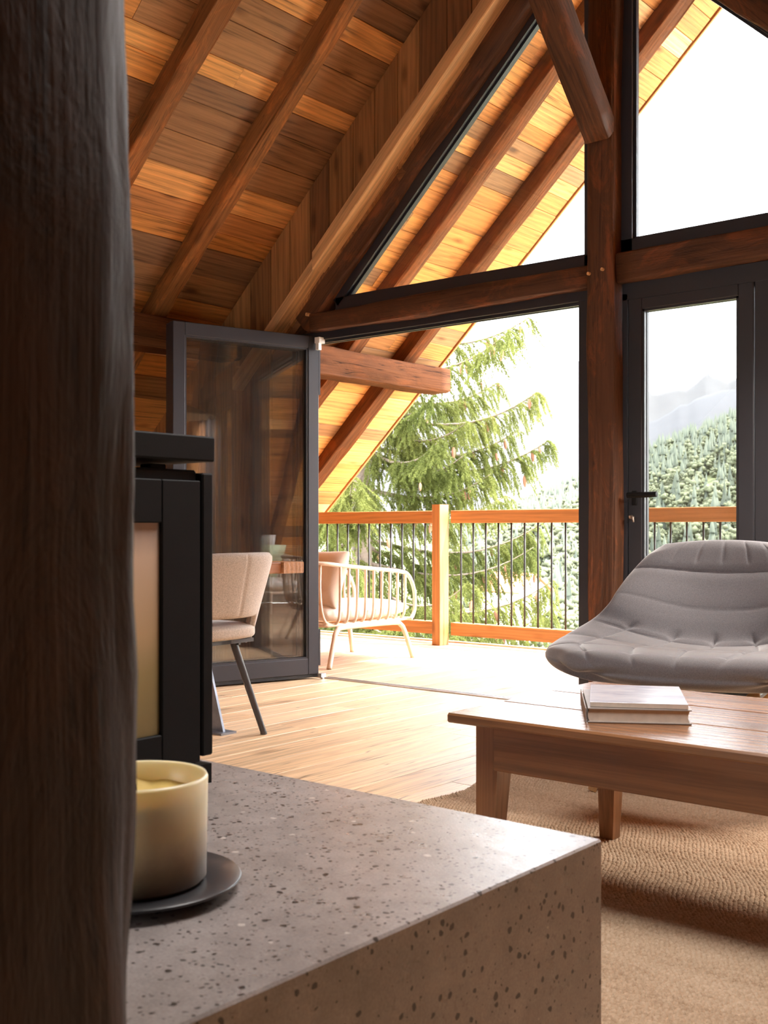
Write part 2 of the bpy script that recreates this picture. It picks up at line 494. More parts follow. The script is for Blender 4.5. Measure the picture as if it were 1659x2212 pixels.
def m_concrete():
    n = NT('speckled_concrete'); tc = n.n('ShaderNodeTexCoord').outputs['Object']
    big = n.noise(tc, 3.0, 5, 0.6); mid = n.noise(tc, 24, 4, 0.6); fin = n.noise(tc, 260, 3, 0.6)
    base = n.ramp(big, [(0.3, (0.27, 0.235, 0.22)), (0.7, (0.35, 0.31, 0.295))])
    base = n.mix(0.5, base, n.mix(1.0, base, n.ramp(fin, [(0.3, (0.6,) * 3), (0.7, (1.3,) * 3)]), 'MULTIPLY'))
    base = n.mix(0.5, base, n.mix(1.0, base, n.ramp(mid, [(0.3, (0.75,) * 3), (0.7, (1.2,) * 3)]), 'MULTIPLY'))
    wv = n.n('ShaderNodeVectorMath', operation='ADD'); n.l(tc, wv.inputs[0])
    nz = n.n('ShaderNodeTexNoise'); nz.inputs['Scale'].default_value = 60; n.l(tc, nz.inputs['Vector'])
    sc = n.n('ShaderNodeVectorMath', operation='SCALE'); n.l(nz.outputs['Color'], sc.inputs[0]); sc.inputs['Scale'].default_value = 0.012
    n.l(sc.outputs[0], wv.inputs[1]); v = wv.outputs[0]
    pit = n.vor(v, 46, 'F1', 0); pr = n.vor(v, 46, 'F1', 1)
    sepc = n.n('ShaderNodeSeparateColor'); n.l(pr, sepc.inputs[0])
    pm = n.math('MULTIPLY', n.math('LESS_THAN', pit, 0.20), n.math('GREATER_THAN', sepc.outputs[0], 0.62))
    pit2 = n.vor(v, 110, 'F1', 0); pr2 = n.vor(v, 110, 'F1', 1)
    sep2 = n.n('ShaderNodeSeparateColor'); n.l(pr2, sep2.inputs[0])
    pm2 = n.math('MULTIPLY', n.math('LESS_THAN', pit2, 0.26), n.math('GREATER_THAN', sep2.outputs[0], 0.5))
    dk = n.math('MAXIMUM', pm, pm2)
    lm = n.math('MULTIPLY', n.math('LESS_THAN', pit, 0.22), n.math('LESS_THAN', sepc.outputs[0], 0.07))
    c = n.mix(dk, base, (0.045, 0.036, 0.032)); c = n.mix(lm, c, (0.52, 0.47, 0.43))
    h = n.math('SUBTRACT', n.math('ADD', n.math('MULTIPLY', mid, 0.35), n.math('MULTIPLY', fin, 0.25)), n.math('MULTIPLY', dk, 0.8))
    n.bump(h, 0.35, 0.003)
    rg = n.ramp(n.noise(tc, 30, 5, 0.7), [(0.3, (0.25,) * 3), (0.7, (0.36,) * 3)])
    return n.set(Base_Color=c, Roughness=rg, Specular_IOR_Level=0.5)


M['concrete'] = m_concrete()


def m_rug():
    n = NT('jute_yarn'); ge = n.n('ShaderNodeNewGeometry'); p = ge.outputs['Position']
    f = n.noise(p, 90, 3, 0.7); b = n.noise(n.mapv(p, (1.5, 9, 1)), 1.0, 4, 0.7)
    c = n.ramp(n.math('ADD', n.math('MULTIPLY', f, 0.6), n.math('MULTIPLY', b, 0.4)),
               [(0.3, (0.34, 0.225, 0.14)), (0.5, (0.56, 0.41, 0.28)), (0.7, (0.72, 0.56, 0.41))])
    n.bump(n.noise(p, 600, 2), 0.4, 0.002)
    return n.set(Base_Color=c, Roughness=0.95, Specular_IOR_Level=0.15)


M['rug'] = m_rug()


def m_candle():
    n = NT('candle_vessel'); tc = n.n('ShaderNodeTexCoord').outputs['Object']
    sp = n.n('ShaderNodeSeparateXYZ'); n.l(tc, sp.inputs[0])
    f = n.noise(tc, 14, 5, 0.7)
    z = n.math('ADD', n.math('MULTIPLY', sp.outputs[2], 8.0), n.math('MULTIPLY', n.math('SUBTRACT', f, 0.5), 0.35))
    c = n.ramp(z, [(0.03, (0.16, 0.12, 0.085)), (0.28, (0.36, 0.27, 0.16)), (0.55, (0.62, 0.49, 0.27)), (0.9, (0.7, 0.6, 0.4))])  # dark lower stops paint the plate's reflection into the vessel colour
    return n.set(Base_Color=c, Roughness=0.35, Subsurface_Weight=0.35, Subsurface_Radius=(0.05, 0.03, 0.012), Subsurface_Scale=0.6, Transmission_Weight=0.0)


M['candle'] = m_candle()
M['wax'] = m_plain('yellow_wax', (0.72, 0.52, 0.16), 0.5, 0, 0.15, 25, 0.2)
M['plate'] = m_plain('slate_plate', (0.03, 0.03, 0.033), 0.32)


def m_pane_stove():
    n = NT('painted_reflection_glass'); tc = n.n('ShaderNodeTexCoord').outputs['Object']
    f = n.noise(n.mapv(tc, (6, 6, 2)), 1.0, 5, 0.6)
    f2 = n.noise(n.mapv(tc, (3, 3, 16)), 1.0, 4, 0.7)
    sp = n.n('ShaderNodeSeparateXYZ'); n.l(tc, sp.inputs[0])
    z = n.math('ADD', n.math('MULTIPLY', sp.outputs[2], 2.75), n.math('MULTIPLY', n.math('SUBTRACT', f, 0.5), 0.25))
    c = n.ramp(z, [(0.0, (0.22, 0.17, 0.075)), (0.3, (0.36, 0.27, 0.12)), (0.5, (0.56, 0.38, 0.21)), (0.85, (0.68, 0.50, 0.37)), (0.97, (0.42, 0.34, 0.30))])  # pale-to-olive ramp paints the room's reflection into the pane colour
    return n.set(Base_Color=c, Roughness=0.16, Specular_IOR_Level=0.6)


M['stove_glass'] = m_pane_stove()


def m_foliage(name, a, b, trans=0.3):
    n = NT(name); ge = n.n('ShaderNodeNewGeometry')
    oi = n.n('ShaderNodeObjectInfo').outputs['Random']
    f = n.noise(ge.outputs['Position'], 1.3, 5, 0.75)
    f = n.math('MULTIPLY', n.math('SUBTRACT', f, 0.3), 2.2, clamp=True)
    c = n.mix(n.math('ADD', n.math('MULTIPLY', f, 0.65), n.math('MULTIPLY', oi, 0.35)), a, b)
    n.set(Base_Color=c, Roughness=0.6, Specular_IOR_Level=0.2)
    tl = n.n('ShaderNodeBsdfTranslucent'); n.l(c, tl.inputs[0])
    mx = n.n('ShaderNodeMixShader'); mx.inputs[0].default_value = trans
    n.l(n.b.outputs[0], mx.inputs[1]); n.l(tl.outputs[0], mx.inputs[2]); n.l(mx.outputs[0], n.out.inputs['Surface'])
    return n.m


M['needles'] = m_foliage('spruce_needles', (0.085, 0.115, 0.026), (0.27, 0.29, 0.08), 0.42)
M['leaves'] = m_foliage('broadleaf_crown', (0.07, 0.085, 0.05), (0.18, 0.195, 0.11), 0.2)
M['conifer'] = m_foliage('conifer_crown', (0.055, 0.07, 0.055), (0.10, 0.118, 0.082), 0.12)
M['cone'] = m_plain('spruce_cone', (0.30, 0.14, 0.08), 0.8, 0, 0.2, 120, 0.5)
M['grass'] = m_plain('valley_meadow', (0.12, 0.14, 0.06), 0.95, 0, 0.3, 0.05, 0)
M['rock'] = m_plain('mountain_rock', (0.036, 0.037, 0.044), 0.95, 0, 0.3, 0.006, 0)
M['far_rock'] = m_plain('far_mountain_rock', (0.026, 0.0255, 0.028), 0.95, 0, 0.3, 0.004, 0)
M['house_wall'] = m_plain('white_render', (0.75, 0.72, 0.68), 0.9)
M['tile'] = m_plain('orange_roof_tile', (0.52, 0.2, 0.1), 0.8)

# ------------------------------------------------------------------ room geometry constants
RX = -2.69                                   # ridge line x
def ceil_z(x): return 4.75 - 0.93 * abs(x - RX)
SLOPE = math.atan(0.93)
DL = Vector((-math.cos(SLOPE), 0, -math.sin(SLOPE)))    # down the left slope
NL = Vector((math.sin(SLOPE), 0, -math.cos(SLOPE)))     # inward normal of the left slope
DR = Vector((math.cos(SLOPE), 0, -math.sin(SLOPE)))
NR = Vector((-math.sin(SLOPE), 0, -math.cos(SLOPE)))
Y_NEAR, Y_GABLE, Y_VERGE = -2.6, 4.85, 7.2

# ------------------------------------------------------------------ floor and deck
fl = MB().box((-7.2, Y_NEAR, -0.25), (2.3, 4.93, -0.022)).build('floor', M['floor'])
tag(fl, kind='structure')
x = -6.9; i = 0
while x < 2.1:
    w = [0.185, 0.21, 0.165, 0.2][i % 4]
    y = Y_NEAR
    cuts = [Y_NEAR] + sorted([rng.uniform(0.2, 2.2), rng.uniform(2.4, 4.3)]) + [4.93]
    if not (-5.6 < x < 0.6): cuts = [Y_NEAR, 4.93]
    for a, b in zip(cuts[:-1], cuts[1:]):
        plank('board', b - a - 0.0025, w - 0.003, 0.022, axes_M((x + w / 2, a, -0.022 + rng.uniform(-0.0008, 0.0008)), (0, 1, 0), ez=(0, 0, 1)), M['floor'], fl, 0.002)
    x += w; i += 1

dk = MB().box((-7.9, 4.99, -0.3), (2.3, 7.16, -0.035)).build('deck', M['deck'])
tag(dk, kind='structure')
x = -7.9; i = 0
while x < 2.2:
    plank('board', 7.18 - 4.995, 0.142, 0.033, axes_M((x + 0.0725, 4.995, -0.035), (0, 1, 0), ez=(0, 0, 1)), M['deck'], dk, 0.003)
    x += 0.147; i += 1
MB().box((-7.9, 7.16, -0.3), (2.3, 7.2, 0.012), c=0.004).build('edge_board', M['deck'], dk)

# ------------------------------------------------------------------ ceiling (both slopes) with boards
cl = MB()
for (X0, X1) in ((RX, -8.0), (RX, 2.45)):
    prof = [(X0, ceil_z(X0) + 0.02), (X1, ceil_z(X1) + 0.02), (X1, ceil_z(X1) + 0.30), (X0, ceil_z(X0) + 0.30)]
    V = [(p[0], Y_NEAR, p[1]) for p in prof] + [(p[0], Y_VERGE, p[1]) for p in prof]
    F = [(0, 1, 2, 3), (7, 6, 5, 4), (0, 4, 5, 1), (1, 5, 6, 2), (2, 6, 7, 3), (3, 7, 4, 0)]
    cl.add(V, F)
ceiling = cl.build('ceiling', M['roofing'])
tag(ceiling, kind='structure')


def slope_boards(D, N, s0, s1, yr, cut_fn, seed):
    r = random.Random(seed); s = s0; i = 0
    while s < s1:
        w = r.choice([0.12, 0.14, 0.155, 0.17, 0.19])
        cuts = [yr[0]] + cut_fn(r, i) + [yr[1]]
        for a, b in zip(cuts[:-1], cuts[1:]):
            c = Vector((RX, 0, 4.75)) + D * (s + w / 2)
            t = 0.02 + r.uniform(-0.002, 0.003)
            # local Z points out of the room; the board's inner face is z=0 of the plank
            o = Vector((c.x, a, c.z)) + N * (t - 0.02)
            plank('board', b - a - 0.002, w - 0.0025, 0.022, axes_M(o, (0, 1, 0), ez=-N), M['ceil'], ceiling, 0.003)
        s += w; i += 1


slope_boards(DL, NL, 0.02, 7.0, (0.4, 4.86), lambda r, i: ([r.uniform(2.6, 4.2)] if i % 3 else [r.uniform(2.9, 3.5), ]), 3)
slope_boards(DL, NL, 0.02, 7.0, (4.862, Y_VERGE), lambda r, i: ([r.uniform(5.6, 6.7)] if i % 3 == 1 else []), 5)
slope_boards(DR, NR, 0.02, 6.6, (2.0, Y_VERGE), lambda r, i: [4.86], 8)

# verge boards closing the roof's edge
vb = thing('verge_board', 'thin orange-brown verge board along the sloping roof edge over the deck', 'board', (RX, Y_VERGE, 4.75))
p = Vector((RX, Y_VERGE + 0.012, 4.75))
plank('board', 7.2, 0.16, 0.022, axes_M(p + DL * 0.02 - NL * 0.07, DL, ez=(0, 1, 0)), M['rail'], vb)
vb2 = thing('verge_board', 'verge board on the right-hand slope of the roof, seen at the window apex', 'board', (RX, Y_VERGE, 4.75))
plank('board', 6.9, 0.16, 0.022, axes_M(p + DR * 0.02 - NR * 0.07, DR, ez=(0, 1, 0)), M['rail'], vb2)

# rafters -----------------------------------------------------------
def rafter(y, w, name_label, seed, D=DL, N=NL, s1=6.9, mat='rafter', s0=0.0, group=None, rough=0.014, h=0.115):
    c = Vector((RX, y, 4.75)) + N * (h / 2 - 0.004)
    o = beam('rafter', c + D * s0, c + D * s1, w, h, M[mat], None, side=(0, 1, 0), rough=rough, wane=0.35, seed=seed, square=14, freq=1.3)
    tag(o, name_label, 'rafter', group)
    return o


rafter(3.59, 0.125, 'leftmost interior roof rafter with a knotty bulge, beside the dark post', 1, rough=0.02)
rafter(4.27, 0.105, 'straight interior roof rafter running down to the folded glass door', 2)
rafter(2.87, 0.115, 'roof rafter mostly hidden behind the dark foreground post', 3)
rafter(6.02, 0.14, 'dark outdoor rafter nearest the gable window, under the roof overhang', 4, mat='rafter_out')
rafter(6.68, 0.15, 'dark outdoor rafter nearest the roof edge, above the railing', 5, mat='rafter_out')
rafter(6.02, 0.14, 'rafter of the right-hand roof overhang, the one nearer the glass doors', 14, DR, NR, 6.4, 'rafter_out')
rafter(6.68, 0.14, 'rafter of the right-hand roof overhang, the one nearer the roof edge', 15, DR, NR, 6.4, 'rafter_out')

# purlin, runs through the gable out to the roof edge
pu = thing('purlin', 'thick weathered horizontal roof beam with a long crack, ending over the deck', 'beam', (-5.33, 3.0, 2.06))
beam('timber', (-5.33, 2.2, 2.065), (-5.30, 7.08, 2.085), 0.215, 0.20, M['purlin'], pu, side=(1, 0, 0), rough=0.014, wane=0.5, seed=9, square=14, taper=(1.0, 1.0))

# ------------------------------------------------------------------ gable wall
def lz(x, v): return 7.2517 + 0.93 * x - v          # height at vertical drop v below the left ceiling slope

wb = MB()
def slab(mb, poly, y0, y1):
    n = len(poly)
    V = [(p[0], y0, p[1]) for p in poly] + [(p[0], y1, p[1]) for p in poly]
    F = [tuple(range(n)), tuple(range(n, 2 * n))[::-1]] + [(i, i + n, (i + 1) % n + n, (i + 1) % n) for i in range(n)]
    return mb.add(V, F)

# closed parts of the gable: band under each roof slope, panel left of the folding door, panel right of the doors
slab(wb, [(-7.6, 0.0), (-4.78, 0.0), (-4.78, ceil_z(-4.78) - 0.01), (-7.6, ceil_z(-7.6) - 0.01)], 4.875, 5.03)
slab(wb, [(-4.78, lz(-4.78, 0.72)), (RX, lz(RX, 0.72)), (RX, 4.74), (-4.78, ceil_z(-4.78) - 0.01)], 4.875, 5.03)
slab(wb, [(-4.78, 2.05), (-4.43, 2.05), (-4.43, 2.42), (-4.78, 2.09)], 4.96, 5.03)
slab(wb, [(-0.5, 0.0), (2.2, 0.0), (2.2, ceil_z(2.2) - 0.01), (-0.5, ceil_z(-0.5) - 0.01)], 4.875, 5.03)
slab(wb, [(RX, 4.05), (-0.5, 4.05 - 0.93 * 2.19), (-0.5, ceil_z(-0.5) - 0.01), (RX, 4.74)], 4.875, 5.03)
wall_far = wb.build('wall_far', M['panel'])
tag(wall_far, kind='structure')
x = -7.5; i = 0
while x < RX - 0.02:                       # upright boards between ceiling and rafter, each cut to the slope
    w = [0.17, 0.155, 0.19, 0.165][i % 4]
    x1 = min(x + w, RX)
    xc = (x + x1) / 2
    bot = 0.02 if x1 < -4.79 else lz(xc, 0.66)
    L = lz(xc, 0.004) - bot
    # local X up, local Y -> world -X ... cut follows the slope
    plank('board', L, (x1 - x) - 0.003, 0.02, axes_M((xc, 4.853, bot), (0, 0, 1), ey=(1, 0, 0)) @ Matrix.Translation((0, 0, 0.0)), M['panel'], wall_far, 0.003, cut=(0.93 if x1 >= -4.79 else 0, 0.93))
    x += w; i += 1
x = RX + 0.02; i = 0
while x < 2.0:
    w = [0.17, 0.155, 0.19, 0.165][i % 4]; xc = x + w / 2
    top = ceil_z(xc) - 0.004
    bot = 0.02 if x > -0.48 else top - 0.62
    plank('board', top - bot, w - 0.003, 0.02, axes_M((xc, 4.853, bot), (0, 0, 1), ey=(1, 0, 0)), M['panel'], wall_far, 0.003, cut=(0 if x > -0.48 else -0.93, -0.93))
    x += w; i += 1

# pale trim timber on the gable rafter (two lengths butted)
tr = thing('sloping_trim', 'pale planed timber running up the gable between boards and dark rafter', 'trim', (-4.5, 4.8, 2.5))
def trim_piece(xa, xb, v0, v1, y0, y1, nm):
    mb = MB()
    V = []
    n = 14
    for k in range(n + 1):
        xx = xa + (xb - xa) * k / n
        wv = 0.012 * mnoise.noise((xx * 3.1, 2.0, y0 * 5))
        for (v, y) in ((v0, y0 + 0.004), (v0 + 0.006, y0), (v1 - 0.006, y0), (v1, y0 + 0.005), (v1 + wv, y1), (v0, y1)):
            V.append((xx, y, lz(xx, v)))
    F = []
    for k in range(n):
        for j in range(6):
            a = k * 6 + j; b = k * 6 + (j + 1) % 6
            F.append((a, b, b + 6, a + 6))
    F += [tuple(range(6))[::-1], tuple(range(n * 6, n * 6 + 6))]
    mb.add(V, F)
    p0 = Vector((xa, y0, lz(xa, v0)))
    Mx = axes_M(p0, Vector((xb - xa, 0, 0.93 * (xb - xa))), ey=(0, 1, 0))
    Mi = Mx.inverted()
    mb.V = [tuple(Mi @ Vector(v)) for v in mb.V]
    return mb.build(nm, M['light_timber'], tr, M=Mx)
trim_piece(-4.49, -2.72, 0.535, 0.642, 4.745, 4.874, 'timber')
trim_piece(-5.2, -4.492, 0.548, 0.630, 4.765, 4.874, 'timber')
MB().lathe([(0.0, -0.002), (0.009, -0.002), (0.009, 0.002), (0.0, 0.002)], 10, Matrix.Translation((-4.93, 4.764, lz(-4.93, 0.585))) @ Matrix.Rotation(R(90), 4, 'X')).build('bolt_hole', M['hole'], tr)

# dark hewn gable rafters
def gable_rafter(sgn, label, seed):
    D = DL if sgn < 0 else DR; N = NL if sgn < 0 else NR
    c = Vector((RX, 4.94, 4.75 - 0.715))
    o = beam('gable_rafter', c + D * (-0.02), c + D * (2.75 if sgn < 0 else 2.9), 0.17, 0.155, M['dark_timber'], None, side=(0, 1, 0), rough=0.02, wane=0.6, seed=seed, square=7, freq=2.2)
    return tag(o, label, 'beam')
gable_rafter(-1, 'dark rough-hewn rafter framing the left sloping gable window', 21)
gable_rafter(1, 'dark rough-hewn rafter framing the right sloping gable window, top right corner', 22)

# tie beam: left and right lengths, king post, brace
tb = beam('tie_beam', (-4.60, 4.925, 2.148), (-2.70, 4.925, 2.15), 0.17, 0.115, M['dark_timber'], None, side=(0, 1, 0), rough=0.012, wane=0.3, seed=31, square=14, freq=2)
tag(tb, 'dark hewn horizontal beam above the open folding door', 'beam')
tb2 = beam('tie_beam', (-2.56, 4.925, 2.175), (-0.45, 4.925, 2.175), 0.17, 0.145, M['dark_timber'], None, side=(0, 1, 0), rough=0.012, wane=0.3, seed=32, square=14, freq=2)
tag(tb2, 'dark hewn horizontal beam above the closed glass door on the right', 'beam')

kp = thing('king_post', 'dark reddish timber post between the open doorway and the closed glass door', 'post', (-2.63, 4.9, 0))
beam('timber', (-2.63, 4.90, 0.0), (-2.63, 4.90, 4.35), 0.15, 0.17, M['dark_timber'], kp, side=(1, 0, 0), rough=0.012, wane=0.35, seed=41, square=14)
for (px, pz) in ((-2.69, 2.155), (-2.615, 2.165)):
    mb = MB().tube([(px, 4.80, pz), (px + 0.012, 4.845, pz)], 0.0085, 8)
    mb.build('peg', M['light_timber'], kp)
tag(MB().tube([(-4.62, 4.83, 2.20), (-4.60, 4.905, 2.20)], 0.011, 8).build('peg', M['light_timber']), 'short pale wooden peg sticking out where rafter and tie beam meet', 'peg')

br = beam('brace', (-2.63, 4.83, 2.83), (-2.63, 3.75, 3.91), 0.135, 0.135, M['dark_timber'], None, side=(1, 0, 0), rough=0.010, wane=0.4, seed=51, square=16)
tag(br, 'diagonal dark timber brace from the king post up towards the ridge', 'beam')
rb = beam('ridge_beam', (RX, Y_NEAR + 0.1, 4.42), (RX, 7.1, 4.42), 0.2, 0.24, M['dark_timber'], None, side=(1, 0, 0), seed=53, square=7)
tag(rb, 'dark ridge beam under the roof apex', 'beam')

# ------------------------------------------------------------------ windows in the gable
def bar(mb, a, b, w_out, y0, y1, inner):
    """frame bar between inner-edge points a,b; inner = unit vector pointing to the glass"""
    a = Vector((a[0], 0, a[1])); b = Vector((b[0], 0, b[1])); n = Vector((inner[0], 0, inner[1])).normalized()
    q = [a, b, b - n * w_out, a - n * w_out]
    V = [(p.x, y0, p.z) for p in q] + [(p.x, y1, p.z) for p in q]
    F = [(0, 1, 2, 3), (7, 6, 5, 4), (0, 4, 5, 1), (1, 5, 6, 2), (2, 6, 7, 3), (3, 7, 4, 0)]
    return mb.add(V, F)


def poly_window(name, pts, label_frame):
    """pts: glass corners anticlockwise seen from the room (x,z)"""
    root = thing(name, None, None, (pts[0][0], 4.95, pts[0][1])); root['kind'] = 'structure'
    n = len(pts); c = Vector((sum(p[0] for p in pts) / n, sum(p[1] for p in pts) / n))
    for i in range(n):
        a, b = pts[i], pts[(i + 1) % n]
        d = Vector((b[0] - a[0], b[1] - a[1])).normalized(); nn = Vector((-d.y, d.x))
        if nn.dot(c - Vector(a)) < 0: nn = -nn
        ea = (a[0] - d.x * 0.07, a[1] - d.y * 0.07); eb = (b[0] + d.x * 0.07, b[1] + d.y * 0.07)
        bar(MB(), ea, eb, 0.10, 4.90, 4.972, nn).build('frame_bar', M['frame'], root)
        g = 0.012
        bar(MB(), (a[0] + nn.x * g, a[1] + nn.y * g), (b[0] + nn.x * g, b[1] + nn.y * g), g, 4.925, 4.95, nn).build('glazing_bead', M['frame'], root)
    slab(MB(), pts, 4.952, 4.964).build('pane', M['glass'], root)
    return root


# left sloping window: glass line z = 3.511 + .952 (x + 3.087)
gl = lambda x: 3.511 + 0.94 * (x + 3.087)
poly_window('window_1', [(-4.375, 2.285), (-2.765, 2.275), (-2.765, gl(-2.765))], '')
gr = lambda x: 3.369 - 0.955 * (x + 2.104)
poly_window('window_2', [(-2.505, 2.315), (-1.0, 2.315), (-2.505, gr(-2.505))], '')

# ------------------------------------------------------------------ folding door (door_1): fixed frame, track, two leaves
d1 = thing('door_1', None, None, (-4.6, 4.95, 0)); d1['kind'] = 'structure'
MB().box((-4.785, 4.90, 2.05), (-2.70, 5.02, 2.10)).box((-4.71, 4.93, 2.035), (-2.72, 4.945, 2.06)).box((-4.71, 4.965, 2.035), (-2.72, 4.98, 2.06)).build('head_frame', M['frame'], d1)
MB().box((-4.785, 4.905, 0.0), (-4.71, 5.02, 2.05)).build('jamb', M['frame'], d1)
MB().box((-2.80, 4.905, 0.0), (-2.705, 5.02, 2.05)).build('jamb', M['frame'], d1)
trk = MB()
for (a, b, zt) in ((4.932, 4.938, 0.006), (4.938, 4.955, -0.001), (4.955, 4.961, 0.006), (4.961, 4.978, -0.001), (4.978, 4.985, 0.006)):
    trk.box((-4.58, a, -0.02), (-2.81, b, zt))
trk.build('floor_track', M['alu'], d1)
MB().box((-4.575, 4.885, 0.012), (-4.545, 4.925, 0.035)).box((-4.565, 4.9, 0.0), (-4.55, 4.915, 0.014)).build('bottom_roller', M['alu'], d1)
MB().box((-4.578, 4.86, 2.025), (-4.54, 4.91, 2.06)).box((-4.575, 4.865, 1.985), (-4.55, 4.89, 2.03)).build('top_catch', M['white_plastic'], d1)


def leaf(root, o, u, nrm, W, z0, z1, thick, nm, handle_side=None):
    """glazed leaf: origin o at the hinge edge, u along the leaf, nrm facing the room"""
    Mx = axes_M(o, u, ez=(0, 0, 1))
    s = 1 if Mx.col[1].to_3d().dot(Vector(nrm)) > 0 else -1     # local +y or -y faces the room
    e = link(nm, None, root, Mx)
    sw = 0.072; f0, f1 = -thick / 2, thick / 2
    def bx(a, b, name, mat, c=0.003):
        me = MB().box(a, b, c=c)
        ob = me.build(name, M[mat], e, M=Mx); return ob
    bx((0, f0, z0), (sw, f1, z1), 'stile', 'frame'); bx((W - sw, f0, z0), (W, f1, z1), 'stile', 'frame')
    bx((sw, f0, z0), (W - sw, f1, z0 + 0.095), 'rail', 'frame'); bx((sw, f0, z1 - sw), (W - sw, f1, z1), 'rail', 'frame')
    bx((sw - 0.004, -0.004, z0 + 0.09), (W - sw + 0.004, 0.004, z1 - sw + 0.004), 'pane', 'leaf_glass', 0)
    g = MB(); t = 0.011
    for ys in (-1, 1):
        y0_, y1_ = (0.005, f1 - 0.006) if ys > 0 else (f0 + 0.006, -0.005)
        g.box((sw, y0_, z0 + 0.095), (sw + t, y1_, z1 - sw)); g.box((W - sw - t, y0_, z0 + 0.095), (W - sw, y1_, z1 - sw))
        g.box((sw, y0_, z0 + 0.095), (W - sw, y1_, z0 + 0.095 + t)); g.box((sw, y0_, z1 - sw - t), (W - sw, y1_, z1 - sw))
    g.build('glazing_bead', M['frame'], e, M=Mx)
    bx((0.0, f0 + 0.008, z0 - 0.02), (W, f1 - 0.008, z0), 'brush_seal', 'frame_dark', 0)
    return e, Mx


LA = R(16)
lu = Vector((-math.sin(LA), -math.cos(LA), 0)); ln = Vector((math.cos(LA), -math.sin(LA), 0))
lo = Vector((-4.585, 4.905, 0)) - ln * 0.03
le, leM = leaf(d1, lo, lu, ln, 0.945, 0.03, 2.07, 0.058, 'door_leaf')
le2, le2M = leaf(d1, lo - ln * 0.066 + lu * 0.01, lu, ln, 0.925, 0.03, 2.07, 0.058, 'door_leaf')
MB().box((0.02, -0.04, 1.2), (0.035, -0.031, 1.32)).build('hinge', M['frame'], le, M=leM)
MB().box((-0.012, -0.028, 1.72), (0.0, 0.028, 1.99)).box((-0.012, -0.028, 0.08), (0.0, 0.028, 0.3)).build('hinge', M['frame'], le, M=leM)

# closed glazed door on the right (door_2): two leaves in a frame
d2 = thing('door_2', None, None, (-2.55, 4.95, 0)); d2['kind'] = 'structure'
MB().box((-2.555, 4.90, 2.02), (-0.5, 5.02, 2.105)).build('head_frame', M['frame'], d2)
MB().box((-2.555, 4.90, 0.0), (-2.53, 5.02, 2.05)).box((-0.575, 4.90, 0.0), (-0.5, 5.02, 2.05)).build('jamb', M['frame'], d2)
MB().box((-2.53, 4.90, -0.01), (-0.5, 5.02, 0.02)).build('threshold', M['alu'], d2)
for k, (xa, xb) in enumerate(((-2.527, -1.905), (-1.90, -1.24), (-1.235, -0.578))):
    e, Mx = leaf(d2, Vector((xa, 4.935, 0)), Vector((1, 0, 0)), Vector((0, -1, 0)), xb - xa, 0.025, 2.04, 0.06, 'door_leaf')
    if k == 0:
        h = MB().box((-2.505, 4.895, 1.02), (-2.478, 4.905, 1.09), c=0.003)
        h.tube([(-2.492, 4.9, 1.068), (-2.492, 4.852, 1.068)], 0.009, 10)
        h.tube(smooth_path([(-2.502, 4.85, 1.068), (-2.45, 4.848, 1.068), (-2.39, 4.85, 1.069), (-2.352, 4.853, 1.07)]), 0.0135, 12)
        h.build('lever_handle', M['stove'], e)
        k2 = MB().tube([(-2.502, 4.905, 0.963), (-2.502, 4.885, 0.963)], 0.010, 10).box((-2.508, 4.868, 0.955), (-2.497, 4.888, 0.971), c=0.003)
        k2.tube([(-2.49, 4.88, 0.963), (-2.486, 4.878, 0.945), (-2.486, 4.878, 0.938)], 0.005, 8)
        k2.build('key', M['brass'], e)

# other walls of the room (behind and beside the camera)
w = MB()                                  # door-sized gap added behind the camera to let in fill daylight
zr = lambda x: ceil_z(x) + 0.12
slab(w, [(-7.6, 0), (-3.3, 0), (-3.3, zr(-3.3)), (-7.6, zr(-7.6))], Y_NEAR - 0.1, Y_NEAR + 0.02)
slab(w, [(-2.3, 0), (2.4, 0), (2.4, zr(2.4)), (-2.3, zr(-2.3))], Y_NEAR - 0.1, Y_NEAR + 0.02)
slab(w, [(-3.3, 2.1), (-2.3, 2.1), (-2.3, zr(-2.3)), (RX, zr(RX)), (-3.3, zr(-3.3))], Y_NEAR - 0.1, Y_NEAR + 0.02)
tag(w.build('wall_near', M['plaster']), kind='structure')
tag(MB().box((1.95, Y_NEAR, 0), (2.1, 4.87, 0.45)).build('wall_right', M['plaster']), kind='structure')
tag(MB().box((-7.0, Y_NEAR, 0), (-6.9, 4.87, 0.85)).build('wall_left', M['plaster']), kind='structure')

# two fill lamps added to brighten the seating corner, hung unseen outside the frame
def fill_pendant(P, watts, col, label):
    p_ = thing('fill_lamp', label, 'lamp', P)
    MB().lathe([(0.02, 0.16), (0.08, 0.155), (0.43, 0.02), (0.44, 0.0), (0.435, 0.0), (0.425, 0.02), (0.075, 0.148), (0.02, 0.15)], 40, Matrix.Translation(P)).build('shade', M['plaster'], p_, smooth=True)
    MB().tube([P + Vector((0, 0, 0.15)), (P.x, P.y, ceil_z(P.x) - 0.01)], 0.004, 6).build('cord', M['stove'], p_)
    ld = bpy.data.lights.new('fill_light', 'AREA'); ld.shape = 'DISK'; ld.size = 0.82; ld.energy = watts; ld.color = col; ld.spread = R(150)
    q = bpy.data.objects.new('fill_light', ld); COL.objects.link(q); q.parent = p_; q.location = (0, 0, 0.012)
fill_pendant(Vector((-0.75, 4.5, 1.95)), FILL_LAMP_W[0], (1.0, 0.92, 0.83), 'added fill lamp hanging out of view beside the lounge chair near the windows')
fill_pendant(Vector((-0.95, 1.75, 2.35)), FILL_LAMP_W[1], (1.0, 0.95, 0.91), 'added fill lamp hanging out of view above the rug near the hearth')

